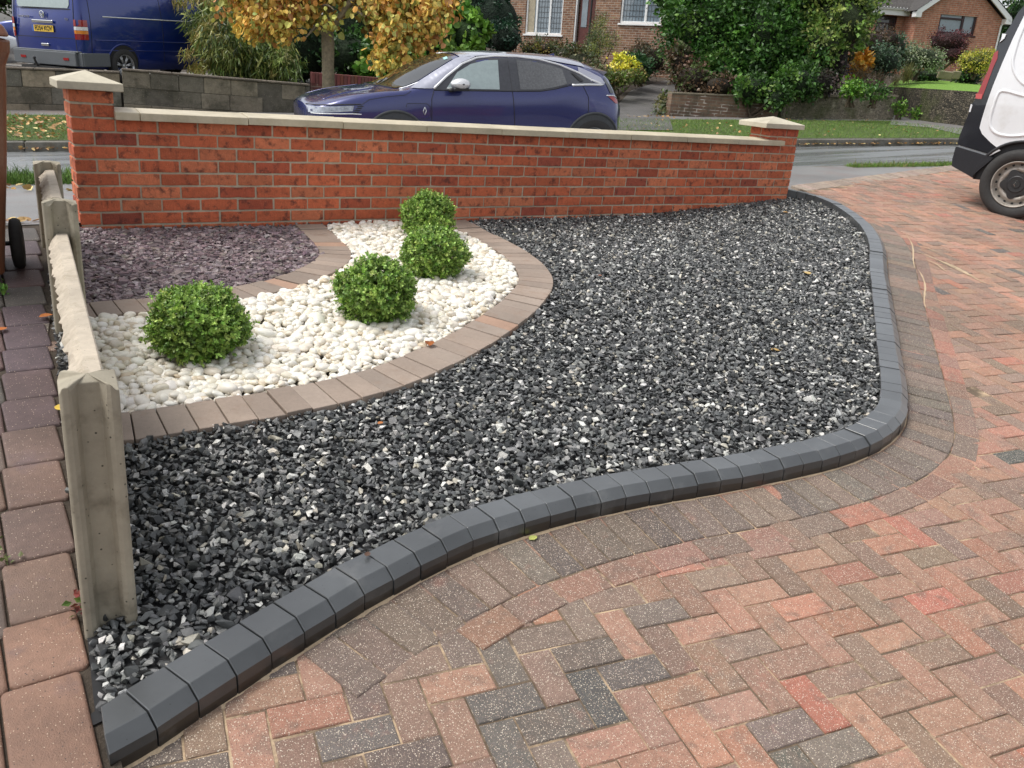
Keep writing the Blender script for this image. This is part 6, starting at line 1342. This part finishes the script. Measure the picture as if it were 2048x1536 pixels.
# bamboo
def drooper(label, bl, n, size, colors, w, name, cat, arcs):
    bl = [blob(*b) for b in bl]; c0, r0 = bl[0]; ft = np.array([c0[0]+.2, c0[1]+.2, c0[2]-r0[2]]); root = tag(empty(name, tuple(ft)), label, cat); inv = Matrix.Translation(-root.location)
    o = cloud('foliage', root, bl, n, BLADE, size, colors, w, droop=1.5, out=.5, per=16, clumps=.16, aspect=1.1, mtl=M_leaf); o.matrix_parent_inverse = inv; mb = MB(); P = []
    for (px0, py0, px1, py1, D) in arcs:
        a = np.array([ft[0], ft[1], ft[2]]); e = at(px1, py1, push(px1, D)); m_ = at(px0, py0, push(px0, D)); cur = catmull(np.array([a, (a+m_)/2+np.array([0, 0, .3]), m_, e]), 8); mb.tube(cur, [.012]*10+[.007]*(len(cur)-10), 5, (.3, .3, .1)); P += list(cur[-14:])
    for k in range(18): a = ft+np.array([R_.gauss(0, .25), R_.gauss(0, .2), 0]); c, r = bl[k % len(bl)]; e = c+np.array([R_.uniform(-.8, .8)*r[0], R_.uniform(-.5, .5)*r[1], r[2]*.8]); mb.tube([a, (a+e)/2+np.array([0, 0, .2]), e], [.014, .011, .006], 5, (.3, .3, .1))
    q = mb.build('cane', mat('cane', (.22, .22, .07), .5), root, smooth=True); q.matrix_parent_inverse = inv
    P = np.array(P); m_ = 22; pp = np.repeat(P, m_, 0)+RN.normal(0, .055, (len(P)*m_, 3)); dd = RN.normal(0, .6, (len(pp), 3)); dd[:, 2] -= 1.3
    o = scatter('side_spray', [BLADE], pp, frames(dd), np.full((len(pp), 1), size)*np.array([[1.1, 1.1, 1]]), pal(len(pp), [(.34, .30, .08), (.26, .27, .07), (.42, .34, .12)], None, .15), M_leaf, root); o.matrix_parent_inverse = inv
drooper('bamboo clump with narrow drooping leaves overhanging the block wall', [(470, 105, 15.2, 68, 52, .5), (530, 110, 15.4, 55, 48, .5), (440, 60, 15.6, 60, 50, .5), (505, 50, 15.7, 75, 60, .6), (570, 130, 15.2, 30, 30, .3)], 17000, .15,
        [(.13, .19, .04), (.20, .25, .06), (.08, .13, .03), (.30, .30, .09), (.05, .08, .02)], [4, 3.5, 3, 2, 1.5], 'bamboo', 'bamboo', [(430, 40, 388, 78, 15.0), (430, 85, 368, 108, 15.0), (440, 120, 380, 134, 15.1), (410, 0, 352, 4, 15.3), (450, 60, 395, 60, 15.2), (430, 100, 395, 150, 15.0)])
# autumn tree on the verge
tD = 12.9; tb = hit_ground(656, 248, far_z); tb = at(658, 235, tD); root = tag(empty('autumn_tree', tuple(tb)), 'young cherry tree with orange and yellow autumn leaves behind the parked car', 'tree'); inv = Matrix.Translation(-root.location)
ttop = at(655, 62, tD); mb = MB(); gz_ = float(far_z(tb[0], tb[1])); base = np.array([tb[0], tb[1], gz_-.1])
def limb(p, r): return mb.tube(catmull(np.array(p), 5), list(np.interp(np.linspace(0, 1, 5*(len(p)-1)+1), [0, 1], r)), 9)
mb.tube([base, base+np.array([0, 0, .12]), at(658, 200, tD), at(656, 130, tD), at(656, 85, tD), ttop], [.14, .105, .10, .09, .098, .088], 14)
limb([at(656, 72, tD), at(630, 40, tD-.1), at(598, 5, tD-.2), at(560, -60, tD-.3)], (.075, .04)); limb([ttop, at(658, 30, tD), at(652, -20, tD+.2), at(648, -90, tD+.3)], (.08, .045)); limb([at(656, 66, tD), at(690, 20, tD-.2), at(730, -40, tD-.4), at(790, -110, tD-.4)], (.06, .035))
for a, b, c in (((600, 8), (540, 0), (500, 20)), ((598, 5), (560, 40), (535, 60)), ((690, 20), (760, 15), (830, 55)), ((730, -40), (800, -20), (870, 20)), ((700, 10), (745, 50), (770, 100)), ((640, 40), (625, 60), (612, 75)), ((560, -60), (500, -40), (450, 0)), ((620, 30), (650, 10), (668, 20)), ((790, -110), (850, -60), (900, -20))):
    limb([at(*a, tD-.2), at(*b, tD-.35), at(*c, tD-.5)], (.028, .008))
q = mb.build('trunk', M_bark, root, smooth=True); q.matrix_parent_inverse = inv
AUT = [(.72, .48, .10), (.62, .32, .08), (.75, .58, .16), (.48, .46, .11), (.46, .22, .08), (.33, .38, .10)]
bl = [blob(*b) for b in ((500, 0, 12.5, 62, 62, .5), (560, 5, 12.4, 58, 62, .5), (525, 48, 12.3, 42, 22, .3), (560, 62, 12.3, 22, 14, .2), (620, -40, 12.9, 70, 45, .7), (700, -35, 12.7, 60, 45, .6), (770, 5, 12.4, 52, 55, .5), (790, 62, 12.3, 42, 38, .4), (775, 105, 12.3, 30, 24, .25), (835, 20, 12.5, 52, 45, .5), (840, 70, 12.4, 36, 26, .3), (795, 128, 12.3, 12, 14, .15), (888, -8, 12.6, 26, 24, .3), (630, 28, 12.7, 20, 14, .2), (663, 48, 12.5, 12, 12, .15), (560, -80, 13, 120, 50, .9), (760, -90, 13, 130, 50, .9))]
q = cloud('crown', root, bl, 17000, LEAF, .068, AUT, [4, 3, 2.5, 2.2, 1.2, 1.6], per=12, clumps=.20, droop=.9, out=.3, shell=.1, mtl=M_leafm, aspect=.95); q.matrix_parent_inverse = inv
# big evergreen at the right
BIGG = [(.05, .135, .022), (.03, .085, .015), (.085, .20, .032), (.14, .27, .05)]
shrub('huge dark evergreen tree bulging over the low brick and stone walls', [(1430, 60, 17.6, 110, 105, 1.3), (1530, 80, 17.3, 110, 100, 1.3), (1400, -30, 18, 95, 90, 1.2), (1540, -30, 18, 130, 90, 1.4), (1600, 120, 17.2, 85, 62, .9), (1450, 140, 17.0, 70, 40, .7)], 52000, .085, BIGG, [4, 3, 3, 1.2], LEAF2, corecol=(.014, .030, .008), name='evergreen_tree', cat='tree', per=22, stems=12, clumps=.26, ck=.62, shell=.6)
shrub('yellowish green lighter leaved bush on the right flank of the evergreen', [(1680, 45, 16.8, 72, 60, .8), (1640, 85, 16.6, 50, 42, .6), (1700, 0, 17, 60, 55, .8), (1650, -20, 16.8, 80, 50, .8)], 13000, .075, [(.24, .34, .07), (.15, .26, .05), (.34, .40, .11), (.09, .15, .035)], None, corecol=(.03, .045, .015), per=18)
shrub('brown dying ivy stems at the foot of the evergreen over the brick wall', [(1385, 160, 16.3, 45, 34, .4), (1440, 172, 16.1, 40, 22, .35), (1360, 120, 16.8, 22, 30, .3)], 2600, .07, [(.12, .075, .04), (.17, .10, .06), (.07, .06, .03), (.08, .11, .03)], None, per=14, corecol=(.03, .022, .014))
shrub('green ivy draped over the junction of the brick and stone walls', [(1510, 178, 15.9, 60, 28, .35), (1560, 195, 15.6, 30, 24, .2), (1600, 165, 16.0, 60, 35, .4)], 4200, .075, MDG, [2, 3, 1.5, .6], per=18, corecol=(.015, .03, .01))
shrub('dark purple brown twiggy shrub between evergreen and orange plant', [(1665, 125, 17.0, 32, 60, .5), (1640, 165, 16.4, 30, 28, .4)], 2600, .06, [(.06, .045, .045), (.09, .06, .05), (.05, .055, .03)], None, per=14, corecol=(.02, .016, .014))
shrub('small lime green plant growing on top of the stone wall', [(1705, 178, 15.7, 20, 14, .2)], 500, .07, BRG, None, per=12)
shrub('low green creeper at the right end of the stone wall top', [(1750, 184, 15.7, 28, 10, .2)], 500, .06, MDG, None, per=12)
# little plants by the opposite drive
shrub('small leafy plant at the left end of the old brick wall', [(1330, 205, 15.9, 12, 18, .15), (1322, 226, 15.6, 10, 12, .12)], 500, .06, [(.10, .15, .04), (.16, .15, .06), (.06, .09, .03)], None, per=10)
# brown house garden
shrub('yellow flowering bush beside the rising drive', [(1248, 130, 22, 23, 15, .4), (1240, 142, 21.8, 15, 10, .3)], 1500, .075, [(.75, .68, .06), (.62, .60, .05), (.82, .75, .14), (.35, .42, .05)], [4, 3, 2, 1], per=14, corecol=(.12, .12, .02))
shrub('tall feathery grey green shrub in front of the red door', [(1192, 90, 23, 20, 48, .4), (1200, 55, 23.2, 14, 28, .3), (1180, 120, 22.6, 22, 30, .4), (1222, 85, 23.4, 18, 16, .3)], 4200, .09, [(.12, .17, .07), (.16, .22, .09), (.09, .12, .05), (.28, .30, .06)], None, BLADE, per=18, out=.9, shell=.1)
shrub('russet brown clipped shrub against the brown brick house wall', [(1292, 118, 24.5, 42, 30, .7)], 4200, .05, [(.10, .075, .035), (.07, .055, .03), (.13, .10, .04), (.06, .08, .03)], None, per=26, corecol=(.035, .028, .016))
shrub('dark leafy green plants between the yellow bush and the russet shrub', [(1282, 135, 22.6, 20, 18, .4), (1268, 120, 23, 14, 14, .3)], 1300, .08, [(.03, .09, .03), (.05, .12, .04)], None, per=14, corecol=(.01, .025, .01))
shrub('low mixed green and yellow border plants edging the opposite drive', [(1236, 158, 20.5, 26, 8, .25), (1212, 160, 20.8, 22, 14, .3), (1270, 152, 21, 18, 7, .2)], 2000, .075, [(.13, .22, .04), (.20, .26, .06), (.10, .12, .04), (.24, .20, .06)], None, per=14)
shrub('wild mixed shrubs behind the car boot below the feathery shrub', [(1160, 125, 20.5, 34, 26, .5), (1190, 150, 19.8, 26, 18, .4), (1128, 112, 21, 22, 22, .4)], 3200, .075, [(.10, .13, .045), (.15, .15, .06), (.07, .09, .035), (.12, .08, .04)], None, per=16, corecol=(.03, .035, .016))
shrub('yellow speckled shrub under the left house window', [(1098, 98, 23, 26, 16, .4), (1060, 102, 23, 20, 12, .3)], 2000, .055, [(.20, .20, .05), (.34, .30, .07), (.09, .12, .04), (.14, .08, .05)], None, per=14, corecol=(.03, .035, .015))
def spiky(label, px, py, D, n, L_, col, name='spiky_plant', spread=.5, wd=.6, cat='plant'):
    D = push(px, D); q = at(px, py, D); root = tag(empty(name, tuple(q)), label, cat); d = RN.normal(0, spread, (n, 3)); d[:, 2] = np.abs(d[:, 2])*.4+1; pos = np.tile(q, (n, 1))+RN.normal(0, .05, (n, 3)); o = scatter('leaf_blades', [BLADE], pos, frames(d), L_*RN.uniform(.7, 1.1, (n, 1))*np.array([[1, wd, 1]]), pal(n, col, None, .15), M_leaf, root); o.matrix_parent_inverse = Matrix.Translation(-root.location)
spiky('pale sword leaved plant below the left house window', 1076, 104, 23.4, 46, .52, [(.25, .30, .20), (.17, .22, .12)], spread=.35)
# bungalow garden
shrub('bright orange leaved plant above the stone wall', [(1722, 122, 18.5, 13, 13, .25), (1716, 138, 18.4, 14, 9, .22)], 700, .085, [(.72, .34, .03), (.62, .26, .03), (.75, .44, .07)], None, LEAF, per=9)
shrub('brown seed headed tangle below the orange plant', [(1722, 158, 17.8, 36, 24, .4), (1755, 165, 17.5, 20, 16, .3)], 2200, .06, [(.15, .10, .05), (.20, .15, .07), (.09, .08, .04)], None, BLADE, per=14, shell=.1)
shrub('dark reddish brown shrub under the left bungalow window', [(1738, 90, 21.5, 34, 32, .6), (1770, 80, 22, 26, 28, .5)], 2800, .055, [(.09, .05, .035), (.12, .07, .04), (.07, .06, .03)], None, per=16, corecol=(.03, .02, .014), shell=.2)
shrub('blue green shrub between the red brown one and the silver bush', [(1768, 122, 20.5, 28, 28, .5), (1790, 95, 22, 20, 26, .4)], 2600, .06, [(.08, .15, .08), (.11, .18, .10), (.05, .09, .05)], None, per=16, corecol=(.02, .035, .02))
shrub('rounded silver variegated bush in front of the bungalow', [(1838, 112, 24, 42, 22, .7), (1858, 122, 23.8, 30, 17, .5), (1810, 122, 23.8, 25, 17, .5)], 5200, .05, [(.30, .35, .20), (.40, .44, .30), (.15, .22, .10), (.22, .28, .15)], None, per=20, corecol=(.03, .045, .02))
shrub('dark purple barberry with slim stems under the bungalow window', [(1896, 84, 27, 36, 24, .7), (1905, 108, 26.8, 22, 16, .5)], 4600, .045, [(.10, .022, .030), (.14, .035, .04), (.06, .02, .022)], None, per=24, corecol=(.03, .012, .012))
shrub('golden yellow bush nearest the white van', [(1952, 124, 25, 28, 17, .5), (1968, 112, 25.2, 18, 12, .4)], 2800, .055, [(.52, .48, .06), (.40, .42, .06), (.62, .56, .12), (.16, .24, .05)], [4, 3, 2, 1.2], per=16, corecol=(.06, .07, .02))
spiky('upright ferny brown green plant on the lawn edge', 1812, 160, 21.5, 190, .48, [(.17, .17, .06), (.12, .15, .05), (.24, .20, .08)], spread=.40, wd=.25)
spiky('straw coloured grass clump at the left corner of the lawn', 1790, 168, 20.5, 160, .30, [(.28, .25, .11), (.20, .20, .08)], spread=.9, wd=.2)
shrub('small green plant at the foot of the rubble wall, nearer the stone wall', [(1798, 217, 17.2, 10, 10, .12)], 260, .06, BRG, None, per=8)
shrub('small green plant at the foot of the rubble wall, further along', [(1838, 229, 17.4, 9, 8, .12)], 220, .06, BRG, None, per=8)
shrub('dark undergrowth along the back of the lawn', [(1850, 150, 25.5, 60, 12, .3), (1935, 155, 25.5, 45, 12, .3)], 1800, .07, DKG, None, per=14, corecol=(.015, .02, .01))
for (px, py, lab, tw) in ((1890, 150, 'broken buff stone slab leaning at the back of the lawn', .3), (1912, 150, 'narrow pale stone slab beside the larger slab', .17)):
    q = at(px, py, 26.5); mb = MB(); mb.box((0, 0, 0), (tw*1.6, .08, .24), (1, 1, 1)); o = mb.build('stone_slab', mat('slab', (.26, .22, .15), .9, nscale=9, namt=.25), bevel=.02); o.location = q; o.rotation_euler = (rad(12), rad(R_.uniform(-6, 6)), -.5); tag(o, lab, 'stone')
# trees further back
def backtree(px, py, D, rx, rz, cols, label, n=3500, size=.20):
    shrub(label, [(px, py, D, rx, rz, rx*D/FPX*.6), (px-rx*.6, py+rz*.4, D, rx*.6, rz*.6, rx*D/FPX*.4), (px+rx*.6, py+rz*.3, D, rx*.6, rz*.6, rx*D/FPX*.4)], n, size, cols, None, corecol=(.015, .03, .01), name='tree', cat='tree', per=14, stems=4, clumps=.5, group=None)
backtree(1995, 60, 44, 60, 40, [(.09, .13, .035), (.14, .16, .05)], 'olive green tree right of the bungalow', 2500)
backtree(2045, 30, 40, 40, 40, DKG, 'dark tree behind the top of the white van', 1800)
backtree(860, -40, 34, 120, 120, MDG, 'tall tree far behind the laurel hedge', 3500)
backtree(380, 10, 36, 90, 70, DKG, 'dark tree behind the front of the blue van', 2500)
backtree(30, -40, 44, 120, 60, MDG, 'tree beyond the cars at the far left', 2500)
backtree(1730, -40, 42, 90, 40, MDG, 'tree behind the roof of the bungalow wing', 2000)
# leaf litter
def litter(region, n, zf, size, cols, label, lift=.012):
    X, Y = region(n); d = RN.normal(0, 1, (len(X), 3)); d[:, 2] *= .35; return tag(scatter('fallen_leaves', [LEAF], np.stack([X, Y, zf(X, Y)+lift], 1), frames(d, np.tile([0, 0, 1.], (len(X), 1))+RN.normal(0, .3, (len(X), 3))), size*RN.uniform(.6, 1.2, (len(X), 1))*np.ones((1, 3)), pal(len(X), cols, None, .2), M_dry), label, 'leaves', kind='stuff')
LC = [(.52, .34, .12), (.45, .24, .08), (.34, .20, .09), (.60, .46, .20)]
litter(strip_region(7.95, 11.5, -3.5, 1.6), 900, verge_z, .065, LC, 'yellow brown leaves scattered on the verge at the far left', .035)
litter(strip_region(7.70, 7.92, -4, 22), 1500, lambda x, y: street(x, y)+.02, .05, LC, 'brown leaves gathered along the far kerb', .01)
litter(strip_region(8, 12, 4, 18), 150, verge_z, .05, LC, 'sparse leaves on the long stretch of verge', .035)
litter(strip_region(2.6, 3.3, -1.2, .3), 26, nv, .07, LC, 'few leaves on the pavement behind the fence', .01)
litter(lambda n: (RN.uniform(-.55, -.28, n), RN.uniform(.05, .25, n)), 14, lambda x, y: near_z(x, y), .055, LC, 'small heap of leaves at the end of the side path', .01)
litter(strip_region(12.5, 13.3, 9, 12), 70, far_z, .07, LC, 'leaves at the mouth of the opposite drive', .015)
print('objects', len(bpy.data.objects))
